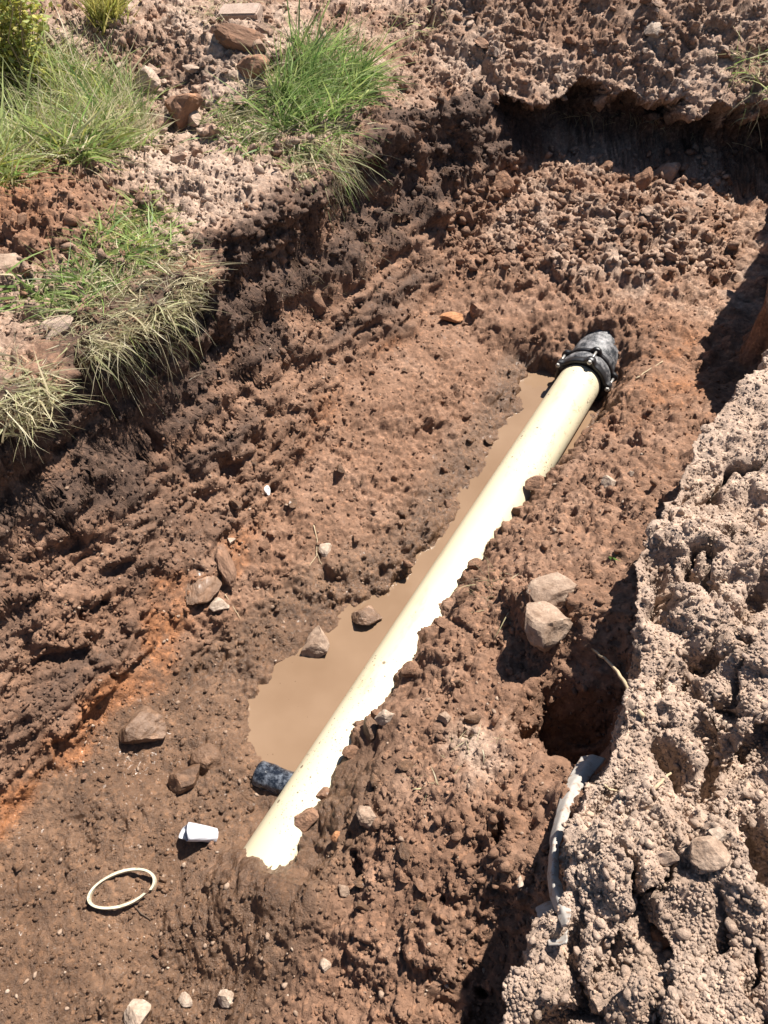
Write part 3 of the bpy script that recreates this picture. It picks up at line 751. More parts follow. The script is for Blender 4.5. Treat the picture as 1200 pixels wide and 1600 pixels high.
# ------------------------------------------------------------------ crushed white cup
cl, cn = at(314, 1312)
sc = mpp(cl)
cup = thing('plastic_cup', 'crushed white disposable plastic cup lying on the mud', 'cup')
L_, rm, rb_ = 0.088, 0.034, 0.024
n, rows = 56, 14
v, f = [], []
for lay in (0, 1):
    for i in range(rows):
        q = i / (rows - 1); r = rb_ + (rm - rb_) * q - lay * 0.0009
        for k in range(n):
            g = 2 * math.pi * k / n
            # squashed at the mouth, with one fold pushed in
            crush = 1 - 0.35 * q * max(0, math.cos(g + 1.2)) ** 3 + 0.10 * q * math.sin(3 * g + 4 * q) + 0.02 * math.sin(9 * g + 11 * q)
            fold = 0.30 * q * q * math.exp(-(((g - 3.9 + math.pi) % (2 * math.pi) - math.pi) / 0.28) ** 2)
            rr_ = r * (crush + fold)
            v.append((L_ * q + 0.006 * q * math.sin(2 * g), rr_ * math.cos(g), 0.80 * rr_ * math.sin(g)))
for lay in (0, 1):
    o_ = lay * rows * n
    for i in range(rows - 1):
        for k in range(n):
            l = (k + 1) % n
            q4 = (o_ + i * n + k, o_ + i * n + l, o_ + (i + 1) * n + l, o_ + (i + 1) * n + k)
            f.append(q4 if lay == 0 else q4[::-1])
for k in range(n):
    l = (k + 1) % n
    f.append(((rows - 1) * n + k, (rows - 1) * n + l, rows * n + (rows - 1) * n + l, rows * n + (rows - 1) * n + k))
link('cup_wall', pydata('cup_wall', v, f), M['cup'], cup)
v, f = lathe([(0.003, 0.0001), (0.003, rb_ * 0.8), (0.0, rb_ * 0.98), (0.002, rb_ * 1.0)], n)
link('cup_base', pydata('cup_base', [(a, b, 0.8 * c) for a, b, c in v], f), M['cup'], cup)
rim = [v_ for v_ in [(L_ + 0.006 * math.sin(2 * 2 * math.pi * k / n), 0, 0) for k in range(n)]]
e0, _ = at(338, 1308); e1, _ = at(288, 1312)
ax = (e1 - e0); ax.z = 0; ax.normalize()
cup.location = Vector((e0.x, e0.y, e0.z + 0.014))
cup.rotation_euler = (0.9, math.radians(-30), math.atan2(ax.y, ax.x))

# ------------------------------------------------------------------ cream ring cut off the pipe
rl, rn = at(193, 1391)
ra = [at(142, 1405)[0], at(244, 1376)[0], at(200, 1362)[0], at(185, 1420)[0]]
rr_ = 0.5 * (ra[0] - ra[1]).length
ring_o = thing('cut_pipe_ring', 'thin cream plastic ring with a gap lying on the mud', 'ring')
cen = sum(ra, Vector()) / 4
u_ = (ra[1] - ra[0]).normalized(); w_ = (ra[2] - ra[3]); w_ = (w_ - u_ * w_.dot(u_)); wl = w_.length * 0.5; w_.normalize()
nr_ = u_.cross(w_)
v, f = [], []
nseg = 110
g0, g1 = math.radians(-32), math.radians(316)
for i in range(nseg + 1):
    g = g0 + (g1 - g0) * i / nseg
    d = u_ * math.cos(g) * rr_ + w_ * math.sin(g) * wl
    lift = 0.004 * math.sin(2 * g) + (0.012 * max(0, (i / nseg - 0.86) / 0.14))
    p = cen + d + nr_ * (0.008 + lift)
    out = d.normalized()
    hw_, hh = 0.0035, 0.0065
    for a, b in ((-hw_, -hh), (hw_, -hh), (hw_, hh), (-hw_, hh)):
        v.append(p + out * a + nr_ * b)
for i in range(nseg):
    for k in range(4):
        l = (k + 1) % 4
        f.append((i * 4 + k, i * 4 + l, (i + 1) * 4 + l, (i + 1) * 4 + k))
f.append((3, 2, 1, 0)); f.append(tuple(nseg * 4 + k for k in range(4)))
hi_z = 0
v = [Vector(p) for p in v]
lift_all = 0
for p in v[::8]:
    q, _ = down(p.x, p.y)
    lift_all = max(lift_all, q.z - p.z - 0.006)
v = [p + Vector((0, 0, min(lift_all, 0.02))) - cen for p in v]
link('ring_band', pydata('ring_band', v, f), M['cream'], ring_o, False)
ring_o.location = cen

# ------------------------------------------------------------------ rocks and clods that can be told apart
def rock(name, px, py, wpx, hpx, m, label, cat='rock', seed=1, sink=0.3, rot=0.0, thick=0.7, sub=4, cuts=11, rough=0.10, group=None, tilt=0.0):
    loc, nor = at(px, py)
    if loc.z < 0.0:
        loc = Vector((*unproject(px, py, 0.002), 0.002)); nor = Vector((0, 0, 1))
    k = mpp(loc)
    ax_, by_ = wpx * k * 0.5, hpx * k * 0.5 * 1.15
    cz = min(ax_, by_) * thick * 1.2
    v = rock_verts(seed, sub, cuts, rough, 0.42, 0.82) * np.array([ax_, by_, cz])
    o = link(name, pydata(name, v, ICO[sub][1].tolist()), M[m], None, False)
    for p in o.data.polygons: p.use_smooth = False
    o.location = loc + Vector((0, 0, cz * (1 - 2 * sink) * 0.8))
    q = Vector((0, 0, 1)).rotation_difference((nor * 0.5 + Vector((0, 0, 0.6))).normalized())
    o.rotation_mode = 'QUATERNION'
    o.rotation_quaternion = q @ Quaternion((0, 0, 1), rot) @ Quaternion((1, 0, 0), tilt)
    return tag(o, label, cat, group)
rock('rock', 852, 985, 78, 74, 'tan', 'big angular tan rock below the heap, casting a dark shadow', seed=12, sink=.22, thick=.85, sub=4)
rock('rock', 872, 925, 100, 52, 'tan', 'flat tan slab of rock behind the big angular rock', seed=23, sink=.4, thick=.5, sub=4, rot=.15)
rock('rock', 568, 966, 60, 36, 'grey', 'wet grey stone standing at the water edge of the puddle', seed=31, sink=.25, thick=.7)
rock('rock', 497, 1010, 52, 54, 'tan', 'jagged tan brown stone dipping into the puddle', seed=44, sink=.25, thick=.7)
rock('rock', 319, 917, 60, 92, 'muddy', 'tall flat brown slab leaning on the trench wall foot', seed=55, sink=.3, thick=.45, sub=4)
rock('rock', 354, 886, 32, 62, 'brown', 'narrow brown stone next to the tall flat slab', seed=66, sink=.3, rot=.5)
rock('rock', 343, 948, 32, 22, 'pale', 'small pale stone at the foot of the tall flat slab', 'stone', seed=67, sink=.3)
rock('rock', 603, 1122, 40, 24, 'pale', 'small pale pink stone touching the cream pipe', 'stone', seed=71, sink=.2, thick=.8)
rock('soil_clod', 578, 1142, 38, 42, 'muddy', 'round wet brown clod leaning on the cream pipe', 'clod', seed=72, sink=.3, cuts=4)
rock('soil_clod', 588, 1118, 22, 16, 'brown', 'tiny brown clod between the cream pipe and a pale pink stone', 'clod', seed=73, sink=.3)
rock('rock', 574, 1275, 36, 36, 'tan', 'squarish tan stone among the crumbled soil beside the pipe', 'stone', seed=74, sink=.25, thick=.85)
rock('rock', 525, 1310, 24, 18, 'orange', 'small orange stone in the soil near the buried pipe end', 'stone', seed=75, sink=.3)
rock('soil_clod', 480, 1284, 44, 34, 'brown', 'brown clod overlapping the buried lower end of the pipe', 'clod', seed=76, sink=.3, cuts=5)
rock('rock', 361, 846, 16, 14, 'pale', 'little pale stone above the narrow brown stone', 'stone', seed=77, sink=.25)
rock('rock', 510, 859, 24, 30, 'pale', 'round pale stone beside a thin forked root', 'stone', seed=78, sink=.35)
rock('rock', 952, 758, 26, 24, 'pale', 'squarish pale stone on the red brown slope beyond the pipe', 'stone', seed=79, sink=.25)
rock('rock', 985, 741, 14, 10, 'pale', 'tiny pale grey pebble uphill of the squarish pale stone', 'stone', seed=80, sink=.25)
rock('rock', 418, 768, 12, 16, 'white', 'white sharp chip lying at the foot of the trench wall', 'chip', seed=81, sink=.2, thick=.4)
rock('rock', 708, 498, 46, 20, 'orange', 'flat orange stone on the far floor of the trench', 'stone', seed=82, sink=.3, thick=.5, rot=.35)
rock('rock', 745, 488, 36, 24, 'brown', 'dark brown clod right beside the flat orange stone', 'clod', seed=83, sink=.3)
rock('rock', 318, 1190, 64, 42, 'muddy', 'muddy rock with a flat top left of the puddle', seed=84, sink=.35, thick=.7)
rock('rock', 290, 1222, 62, 44, 'muddy', 'muddy rock undercut by a dark shadow left of the puddle', seed=85, sink=.3, thick=.7)
rock('rock', 215, 1140, 92, 66, 'grey', 'large smooth wet boulder sunk in mud below the wall', seed=86, sink=.5, cuts=5, sub=4)
rock('rock', 1005, 290, 30, 34, 'red', 'upright reddish clod on top of the far rubble mound', 'clod', seed=87, sink=.2, thick=.9, sub=4)
rock('soil_clod', 1036, 278, 52, 40, 'half', 'large rounded brown lump on top of the far rubble mound', 'clod', seed=88, sink=.3, thick=.8, cuts=5, sub=4)
rock('rock', 785, 292, 40, 34, 'red', 'smooth reddish stone at the left of the far rubble mound', 'stone', seed=89, sink=.35, cuts=4)
rock('rock', 218, 1588, 46, 44, 'pale', 'pale pink stone half sunk in mud near dry roots', 'stone', seed=90, sink=.35)
rock('rock', 356, 1558, 32, 26, 'pale', 'pale cracked stone in the wet mud', 'stone', seed=91, sink=.4)
rock('rock', 292, 1562, 26, 20, 'pale', 'small pale stone in mud next to a cracked one', 'stone', seed=92, sink=.4)
rock('rock', 510, 1508, 22, 18, 'pale', 'small pale stone pressed into smooth dark mud', 'stone', seed=93, sink=.4)
rock('rock', 538, 1392, 22, 16, 'tan', 'small tan stone just below the buried pipe end', 'stone', seed=94, sink=.35)
rock('soil_clod', 1040, 1464, 56, 38, 'red', 'reddish brown clod on the dry grey heap', 'clod', seed=95, sink=.25, cuts=6)
rock('soil_clod', 1105, 1335, 66, 46, 'tan', 'rounded tan clod on the dry grey heap', 'clod', seed=96, sink=.35, cuts=6)
rock('rock', 1120, 1308, 30, 24, 'pale', 'pale smooth stone above the rounded tan clod on the heap', 'stone', seed=97, sink=.3)
rock('rock', 695, 1122, 26, 22, 'tan', 'small tan stone on dry crumbs right of the pipe', 'stone', seed=98, sink=.3)
rock('rock', 812, 1378, 12, 16, 'pale', 'small white pebble near the shadow of the heap', 'stone', seed=99, sink=.3)
rock('rock', 1022, 52, 32, 26, 'pale', 'pale stone on the grey bank above the undercut', 'stone', seed=100, sink=.3)
rock('rock', 198, 18, 26, 30, 'dryclod', 'rounded dry clod on top of the dug heap near yellow grass', 'clod', seed=101, sink=.3, cuts=5)
rock('rock', 235, 132, 56, 42, 'dryclod', 'dry clod with shadowed side on the crumbly left heap', 'clod', seed=102, sink=.25)
rock('soil_clod', 287, 180, 70, 56, 'red', 'big reddish brown clod behind the red soil patch', 'clod', seed=103, sink=.3, sub=4)
rock('soil_clod', 385, 70, 100, 46, 'brown', 'long brown block of earth below the flat brick', 'clod', seed=104, sink=.3, sub=4)
rock('soil_clod', 395, 108, 66, 40, 'red', 'smooth reddish clod in front of the green grass clump', 'clod', seed=105, sink=.35, sub=4)
rock('rock', 20, 428, 76, 62, 'tan', 'flat brown clod with dark shadow beside the red soil', 'clod', seed=106, sink=.3, thick=.5)
rock('rock', 90, 515, 84, 40, 'dryclod', 'flat smooth dry earth slab under fallen grass', 'clod', seed=107, sink=.42, thick=.35)
for i_, (px_, py_, w_, n_) in enumerate([(838, 762, 36, 'brown clod on the cream pipe shoulder below the coupling'), (810, 800, 26, 'small brown clod touching the pipe beside reddish crumbs'), (742, 884, 24, 'dark round clod by the matted roots on the pipe'),
        (722, 935, 34, 'brown clod overlapping the pipe below the matted roots'), (690, 975, 26, 'wet clod pressed against the middle of the pipe'), (640, 1050, 32, 'flat brown clod overlapping the pipe above the pale pink stone'), (548, 1178, 28, 'brown clod on the pipe opposite the black stub'), (505, 1245, 30, 'lumpy clod on the pipe shoulder near the buried end')]):
    rock('soil_clod', px_, py_, w_, w_ * .8, 'brown', n_, 'clod', seed=140 + i_, sink=.3, cuts=6, sub=3)
# the brick lying on the bank
bl, bn = at(377, 30)
k = mpp(bl)
bm = bmesh.new(); bmesh.ops.create_cube(bm, size=1.0)
bmesh.ops.scale(bm, vec=(0.20, 0.10, 0.055), verts=bm.verts)
bmesh.ops.bevel(bm, geom=bm.edges[:], offset=0.006, segments=2, affect='EDGES')
bmesh.ops.subdivide_edges(bm, edges=[e for e in bm.edges if e.calc_length() > 0.03], cuts=6, use_grid_fill=True)
for vv in bm.verts:
    q = noise(np.array([vv.co.x * 22]), np.array([vv.co.y * 22]), np.array([vv.co.z * 22]), 5)[0]
    vv.co += vv.co.normalized() * q * 0.004
me = bpy.data.meshes.new('brick_block'); bm.to_mesh(me); bm.free()
br = link('brick_block', me, M['brick'], None, False)
br.location = bl + Vector((0, 0, 0.02)); br.rotation_euler = (math.radians(14), math.radians(-4), math.radians(-12))
tag(br, 'flat dusty brick shaped block lying on the left bank', 'brick')

# ------------------------------------------------------------------ countable clods on the floor and heaps (individuals), then crumbs as stuff
def soil_mats(s_, t_):
    if t_ > 0.02 and s_ < 3.2: return 'heap'
    return 'floor'
proto = {}
for m_ in ('brown', 'wetclod', 'dryclod', 'half', 'red'):
    proto[m_] = []
    for q in range(5):
        vv = rock_verts(300 + q, 2, 11, 0.25, 0.28, 0.75) * np.array([1.0, 0.8 + 0.05 * q, 0.7])
        me = pydata('soil_clod', vv, ICO[2][1].tolist()); me.materials.append(M[m_])
        proto[m_].append(me)
def scatter_clods(n, region, mats, smin, smax, label, group, cat='clod', name='soil_clod', seed=0, gap=None):
    r = random.Random(seed); made = 0; tries = 0
    while made < n and tries < n * 30:
        tries += 1
        px = r.uniform(region[0], region[2]); py = r.uniform(region[1], region[3])
        loc, nor = at(px, py)
        if loc is None or nor.z < 0.35: continue
        s_, t_ = st(loc.x, loc.y)
        if gap and not gap(s_, t_, loc): continue
        sz = smin + (smax - smin) * r.random() ** 2.2
        o = bpy.data.objects.new(name, r.choice(proto[r.choice(mats)])); COL.objects.link(o)
        o.location = loc + Vector((0, 0, sz * 0.25)); o.scale = (sz, sz * r.uniform(.75, 1.1), sz * r.uniform(.7, 1.1))
        o.rotation_euler = (r.uniform(-.5, .5), r.uniform(-.5, .5), r.uniform(0, 6.3))
        tag(o, label, cat, group); made += 1
offpipe = lambda s_, t_, l: not (-0.73 < t_ < -0.44 and 0.3 < s_ < 3.2) and l.z > 0.015
scatter_clods(46, (720, 240, 1100, 420), ['half', 'brown', 'half'], 0.018, 0.05, 'crumbly clod in the rubble mound below the undercut end wall', 'clods of the far rubble mound', seed=1, gap=lambda s_, t_, l: s_ > 3.3 and l.z < 0.68)
scatter_clods(52, (160, 20, 420, 260), ['dryclod', 'half', 'half'], 0.02, 0.065, 'dry earth clod on the crumbly heap behind the grass', 'clods of the heap on the left bank', seed=2, gap=lambda s_, t_, l: l.z > 0.7)
scatter_clods(40, (340, 560, 800, 900), ['brown', 'wetclod', 'brown'], 0.010, 0.032, 'brown clod on the trench floor between wall and puddle', 'clods on the trench floor', seed=3, gap=offpipe)
scatter_clods(44, (560, 850, 900, 1450), ['brown', 'wetclod'], 0.008, 0.026, 'brown clod on the soil banked against the pipe', 'clods on the soil banked against the pipe', seed=4, gap=lambda s_, t_, l: offpipe(s_, t_, l) and t_ < -0.05)
scatter_clods(34, (780, 600, 1200, 1600), ['dryclod'], 0.008, 0.026, 'dry grey clod on the spoil heap', 'clods on the dry spoil heap', seed=5, gap=lambda s_, t_, l: l.z > 0.6)
scatter_clods(34, (600, 0, 1200, 180), ['dryclod', 'half', 'brown'], 0.015, 0.05, 'greyish clod on the slope above the undercut end wall', 'clods above the end wall', seed=6, gap=lambda s_, t_, l: l.z > 0.7)
scatter_clods(20, (20, 1080, 420, 1600), ['wetclod', 'brown'], 0.006, 0.018, 'small wet clod on the trodden mud', 'clods on the trodden mud', seed=7, gap=lambda s_, t_, l: offpipe(s_, t_, l) and l.z < 0.2)
scatter_clods(18, (0, 280, 420, 480), ['red', 'brown'], 0.012, 0.035, 'reddish clod on the red soil patch of the bank', 'clods on the red soil patch', seed=8, gap=lambda s_, t_, l: l.z > 0.7)

def crumbs(name, n, region, m, smin, smax, label, seed, keep, sub=1):
    r = random.Random(seed); V, F = [], []; off = 0; AT = []
    shapes = [rock_verts(500 + q, sub, 8, 0.2, 0.3, 0.75) for q in range(8)]
    fc = ICO[sub][1]; made = tries = 0
    while made < n and tries < n * 6:
        tries += 1
        loc, nor = at(r.uniform(region[0], region[2]), r.uniform(region[1], region[3]))
        if loc is None: continue
        s_, t_ = st(loc.x, loc.y)
        if not keep(s_, t_, loc): continue
        sz = smin + (smax - smin) * r.random() ** 3
        R = np.array(Matrix.Rotation(r.uniform(0, 6.3), 3, Vector((r.uniform(-1, 1), r.uniform(-1, 1), 1))))
        v = (shapes[made % 8] * np.array([1, r.uniform(.5, 1.0), r.uniform(.4, .85)]) * sz) @ R.T + np.array(loc + nor * sz * 0.30)
        V.append(v); F.append(fc + off); off += len(v); made += 1; AT.append((tme.polygons[LAST].vertices[0], len(v)))
    V = np.concatenate(V); F = np.concatenate(F)
    me = bpy.data.meshes.new(name)
    me.vertices.add(len(V)); me.vertices.foreach_set('co', V.astype(np.float32).ravel())
    me.loops.add(F.size); me.loops.foreach_set('vertex_index', F.astype(np.int32).ravel())
    me.polygons.add(len(F)); me.polygons.foreach_set('loop_start', np.arange(0, F.size, 3, dtype=np.int32))
    me.update(calc_edges=True)
    if m == 'soil':
        for nm, a in attr.items():
            q = me.attributes.new(nm, 'FLOAT', 'POINT'); q.data.foreach_set('value', np.concatenate([np.full(n_, a[i_], np.float32) for i_, n_ in AT]))
    o = link(name, me, SOIL if m == 'soil' else M[m], None, False); o['kind'] = 'stuff'; o['label'] = label; o['category'] = 'crumbs'
    return o
inside = lambda s_, t_, l: offpipe(s_, t_, l) and l.z < 0.62
crumbs('soil_crumbs', 900, (250, 300, 1150, 1400), 'soil', 0.006, 0.018, 'loose brown lumps of earth over the trench floor', 11, inside)
crumbs('soil_crumbs', 9000, (0, 300, 1150, 1600), 'soil', 0.0025, 0.009, 'fine brown crumbs of earth over the trench floor', 21, inside, 0)
crumbs('pebbles', 110, (0, 300, 1150, 1600), 'pale', 0.003, 0.008, 'scattered pale pebbles in the trench soil', 12, inside)
crumbs('pebbles', 500, (0, 300, 1150, 1600), 'tan', 0.003, 0.010, 'scattered tan pebbles in the trench soil', 16, inside)
crumbs('wall_crumbs', 3500, (0, 300, 760, 1200), 'soil', 0.003, 0.013, 'crumbs clinging to the cut face of the trench', 22, lambda s_, t_, l: t_ < -1.3 and 0.15 < l.z < 0.9, 0)
crumbs('dry_crumbs', 900, (740, 540, 1200, 1600), 'soil', 0.005, 0.014, 'loose dry lumps over the spoil heap', 13, lambda s_, t_, l: l.z > 0.6)
crumbs('dry_crumbs', 14000, (740, 540, 1200, 1600), 'soil', 0.0016, 0.006, 'fine dry crumbs over the spoil heap', 23, lambda s_, t_, l: l.z > 0.6, 0)
crumbs('bank_crumbs', 1100, (100, 0, 1200, 420), 'soil', 0.010, 0.030, 'loose dry lumps over the banks', 14, lambda s_, t_, l: l.z > 0.6)
crumbs('bank_crumbs', 6000, (0, 0, 1200, 520), 'soil', 0.004, 0.013, 'fine dry crumbs over the banks', 24, lambda s_, t_, l: l.z > 0.6, 0)
crumbs('mound_crumbs', 1300, (700, 230, 1150, 430), 'soil', 0.007, 0.034, 'loose lumps of the far rubble mound', 15, lambda s_, t_, l: s_ > 3.2 and l.z < 0.66)

# ------------------------------------------------------------------ grass
GREENS = [(0.20, 0.33, 0.075), (0.29, 0.42, 0.11), (0.13, 0.23, 0.06), (0.39, 0.46, 0.15)]
STRAW = [(0.58, 0.50, 0.32), (0.66, 0.59, 0.41), (0.46, 0.38, 0.23), (0.50, 0.49, 0.26)]
YELLOW = [(0.42, 0.40, 0.08), (0.33, 0.36, 0.08), (0.52, 0.46, 0.13)]
def blades(name, spots, per, lmin, lmax, lean, leanv, pal, width=0.0035, seed=0, droop=1.0, jitter=0.022, parent=None, seg=5):
    """curved, tapering blades rooted on the ground at the given spots"""
    r = random.Random(seed); V, F, C = [], [], []
    for (px, py) in spots:
        loc, nor = at(px, py)
        if loc is None: continue
        ta = r.uniform(0, 6.283); tl = r.uniform(.55, 1.25); tlean = Vector((math.cos(ta), math.sin(ta), 0)) * r.uniform(0, .8); tc_ = r.choice(pal)
        for _ in range(per):
            b = loc + Vector((r.gauss(0, jitter), r.gauss(0, jitter), 0))
            g, _n = down(b.x, b.y)
            if g is None or abs(g.z - loc.z) > 0.12: g = b
            L = r.uniform(lmin, lmax) * tl * (0.45 if r.random() < .3 else 1)
            az = r.uniform(0, 6.283)
            d = (Vector((math.cos(az) * leanv + lean[0], math.sin(az) * leanv + lean[1], r.uniform(.3, 1.1) + lean[2])) + tlean).normalized()
            if droop < 1.55 and d.z < 0.10: d.z = r.uniform(.08, .3); d.normalize()
            wd = width * r.choice((.5, .7, 1.0, 1.3, 1.9))
            p = g - Vector((0, 0, 0.006)); sl = L / seg
            side = d.cross(Vector((r.uniform(-1, 1), r.uniform(-1, 1), .3))).normalized()
            c = Vector(tc_ if r.random() < .5 else r.choice(pal)) * r.uniform(.75, 1.2)
            c2 = c.lerp(Vector(r.choice(STRAW)), r.random() * .5)
            o_ = len(V)
            dr = droop * r.uniform(.3, 1.5)
            for i in range(seg + 1):
                q = i / seg
                w = wd * (1 - q ** 1.6) * .5 + 0.0002
                V.append(p - side * w); V.append(p + side * w)
                cc = c.lerp(c2, q); C.append((*cc, 1)); C.append((*cc, 1))
                d = (d + Vector((r.gauss(0, .10), r.gauss(0, .10), -0.20 * dr * (6.0 / seg) * .7))).normalized()
                p = p + d * sl
            for i in range(seg):
                F.append((o_ + 2 * i, o_ + 2 * i + 1, o_ + 2 * i + 3, o_ + 2 * i + 2))
    me = pydata(name, V, F)
    ca = me.color_attributes.new('tint', 'FLOAT_COLOR', 'POINT')
    ca.data.foreach_set('color', np.array(C, np.float32).ravel())
    return link(name, me, GRASS, parent)
def spots_in(poly, n, seed):
    r = random.Random(seed); out = []
    xs = [p[0] for p in poly]; ysx = [p[1] for p in poly]
    while len(out) < n:
        px, py = r.uniform(min(xs), max(xs)), r.uniform(min(ysx), max(ysx))
        ins = False; j = len(poly) - 1
        for i in range(len(poly)):
            if (poly[i][1] > py) != (poly[j][1] > py) and px < (poly[j][0] - poly[i][0]) * (py - poly[i][1]) / (poly[j][1] - poly[i][1] + 1e-9) + poly[i][0]: ins = not ins
            j = i
        if ins: out.append((px, py))
    return out
def clump(name, label, layers, cat='grass'):
    root = thing(name, label, cat, (0, 0, 0))
    for nm, args in layers:
        q = blades(nm, parent=root, **args)
        q['kind'] = 'stuff'
    # put the root at the clump's foot without moving its blades
    return root
big = [(330, 180), (380, 150), (430, 110), (455, 60), (540, 60), (570, 110), (560, 170), (500, 215), (420, 225), (340, 225)]
clump('grass_clump', 'lush green grass clump hanging over the trench edge', [
    ('green_blades', dict(spots=spots_in([(420, 130), (460, 70), (560, 80), (575, 150), (520, 210), (420, 200)], 130, 1), per=12, lmin=.08, lmax=.33, lean=(.35, .05, .0), leanv=.5, pal=GREENS, width=.006, seed=1, droop=.7)),
    ('green_blades', dict(spots=spots_in([(335, 170), (430, 140), (450, 200), (420, 230), (330, 230)], 110, 2), per=9, lmin=.06, lmax=.17, lean=(-.1, -.2, -.2), leanv=.9, pal=GREENS + STRAW[:2], width=.005, seed=2)),
    ('dry_blades', dict(spots=spots_in(big, 140, 3), per=9, lmin=.07, lmax=.22, lean=(.1, -.2, -.4), leanv=.9, pal=STRAW, width=.0035, seed=3, droop=.6)),
    ('hanging_blades', dict(spots=spots_in([(430, 220), (540, 200), (520, 260), (450, 270)], 110, 4), per=7, lmin=.10, lmax=.30, lean=(.4, -.5, -.6), leanv=.4, pal=STRAW + GREENS[:2], width=.0035, seed=4, droop=1.6))])
clump('grass_clump', 'flattened straw and green grass along the bank edge beside red soil', [
    ('green_blades', dict(spots=spots_in([(110, 390), (200, 320), (270, 330), (260, 400), (170, 420)], 120, 5), per=9, lmin=.05, lmax=.17, lean=(.4, .3, -.4), leanv=.8, pal=GREENS[1:] + YELLOW[1:2], width=.0045, seed=5, droop=.45)),
    ('green_blades', dict(spots=spots_in([(20, 470), (110, 420), (200, 440), (120, 490)], 100, 6), per=8, lmin=.05, lmax=.17, lean=(-.3, .2, -.4), leanv=.8, pal=GREENS + STRAW[:1], width=.0045, seed=6, droop=.45)),
    ('dry_blades', dict(spots=spots_in([(80, 500), (180, 410), (300, 380), (310, 470), (230, 520), (130, 540)], 260, 7), per=9, lmin=.05, lmax=.16, lean=(.1, -.1, -.55), leanv=1.0, pal=STRAW, width=.003, seed=7, droop=.5)),
    ('hanging_blades', dict(spots=spots_in([(110, 530), (220, 490), (310, 440), (290, 520), (210, 580), (130, 570)], 90, 8), per=5, lmin=.05, lmax=.20, lean=(.5, -.4, -.8), leanv=.6, pal=STRAW + GREENS[3:], width=.0028, seed=8, droop=1.6))])
clump('grass_clump', 'dry straw tuft drooping down the trench wall beside bare earth', [
    ('dry_blades', dict(spots=spots_in([(0, 560), (60, 580), (90, 620), (40, 660), (0, 670)], 80, 9), per=8, lmin=.05, lmax=.17, lean=(.4, -.3, -.6), leanv=.9, pal=STRAW, width=.0035, seed=9, droop=.8))])
clump('grass_clump', 'thin upright grass growing at the foot of the crumbly heap', [
    ('green_blades', dict(spots=spots_in([(150, 200), (200, 130), (235, 190), (240, 225), (190, 240)], 50, 10), per=8, lmin=.10, lmax=.30, lean=(.1, 0, .3), leanv=.45, pal=GREENS[1:] + STRAW[:1], width=.0045, seed=10, droop=.6)),
    ('dry_blades', dict(spots=spots_in([(150, 200), (200, 130), (235, 190), (240, 225), (190, 240)], 40, 11), per=7, lmin=.1, lmax=.26, lean=(.1, 0, .1), leanv=.6, pal=STRAW, width=.0035, seed=11, droop=.8))])
meadow_poly = [(-120, 300), (0, 285), (90, 255), (170, 235), (185, 170), (150, 110), (60, 90), (-120, 70)]
mo = blades('meadow_grass', spots_in(meadow_poly, 460, 12), 14, .10, .34, (.15, 0, .0), .7, GREENS + [GREENS[1], GREENS[3], GREENS[3], STRAW[0], STRAW[3], (0.40, 0.44, 0.14), (0.34, 0.42, 0.12)] + YELLOW[:2], .006, 12, .7)
mo['kind'] = 'stuff'; mo['label'] = 'tall green meadow grass growing beyond the red soil'; mo['category'] = 'grass'
blades('dry_blades', spots_in(meadow_poly, 240, 13), 9, .14, .40, (.2, 0, .0), .7, STRAW, .004, 13, .9, parent=mo)
clump('grass_clump', 'yellow grass tuft behind the crumbly heap', [
    ('yellow_blades', dict(spots=spots_in([(140, 20), (180, 5), (190, 30), (160, 40)], 40, 14), per=12, lmin=.14, lmax=.34, lean=(0, 0, .4), leanv=.5, pal=YELLOW, width=.006, seed=14, droop=.5))])
clump('grass_clump', 'sparse dry grass on the right edge of the end bank', [
    ('dry_blades', dict(spots=spots_in([(1140, 80), (1200, 70), (1200, 190), (1160, 180)], 30, 15), per=6, lmin=.08, lmax=.25, lean=(-.2, -.3, -.3), leanv=.7, pal=STRAW + GREENS[1:2], width=.0035, seed=15, droop=1.4))])
clump('grass_clump', 'dry grass wisps on the bank beside the brick', [
    ('dry_blades', dict(spots=spots_in([(290, 20), (340, 0), (420, 5), (330, 40)], 30, 16), per=7, lmin=.08, lmax=.2, lean=(0, -.1, -.2), leanv=.8, pal=STRAW, width=.004, seed=16, droop=1.3))])
clump('grass_clump', 'pale dry grass at the rim above the end wall', [
    ('dry_blades', dict(spots=spots_in([(575, 60), (620, 20), (700, 10), (690, 40), (620, 120), (580, 150)], 45, 17), per=6, lmin=.06, lmax=.2, lean=(.1, -.2, -.3), leanv=.8, pal=STRAW, width=.0035, seed=17, droop=1.4))])
# tiny seedlings and matted roots
clump('seedling', 'tiny green seedling on the soil beside the dry heap', [
    ('leaf_blades', dict(spots=[(955, 872), (962, 868)], per=3, lmin=.03, lmax=.06, lean=(0, 0, .2), leanv=.8, pal=[(0.12, 0.26, 0.05)], width=.006, seed=18, droop=1.0, jitter=.005))], 'seedling')
clump('root_mat', 'matted dry roots at the edge of the buried pipe', [
    ('root_fibres', dict(spots=spots_in([(745, 890), (790, 880), (800, 940), (760, 960), (745, 930)], 14, 19), per=5, lmin=.04, lmax=.11, lean=(-.2, -.2, 0), leanv=.8, pal=STRAW[2:3] + [(0.2, 0.15, 0.1)], width=.002, seed=19, droop=1.2))], 'roots')
clump('root_mat', 'pale dry roots and straw on the crumbs beside the pipe', [
    ('root_fibres', dict(spots=spots_in([(640, 1240), (700, 1170), (760, 1130), (740, 1190), (680, 1240)], 16, 20), per=5, lmin=.04, lmax=.10, lean=(.1, .1, -.4), leanv=.8, pal=STRAW, width=.002, seed=20, droop=1.5))], 'roots')
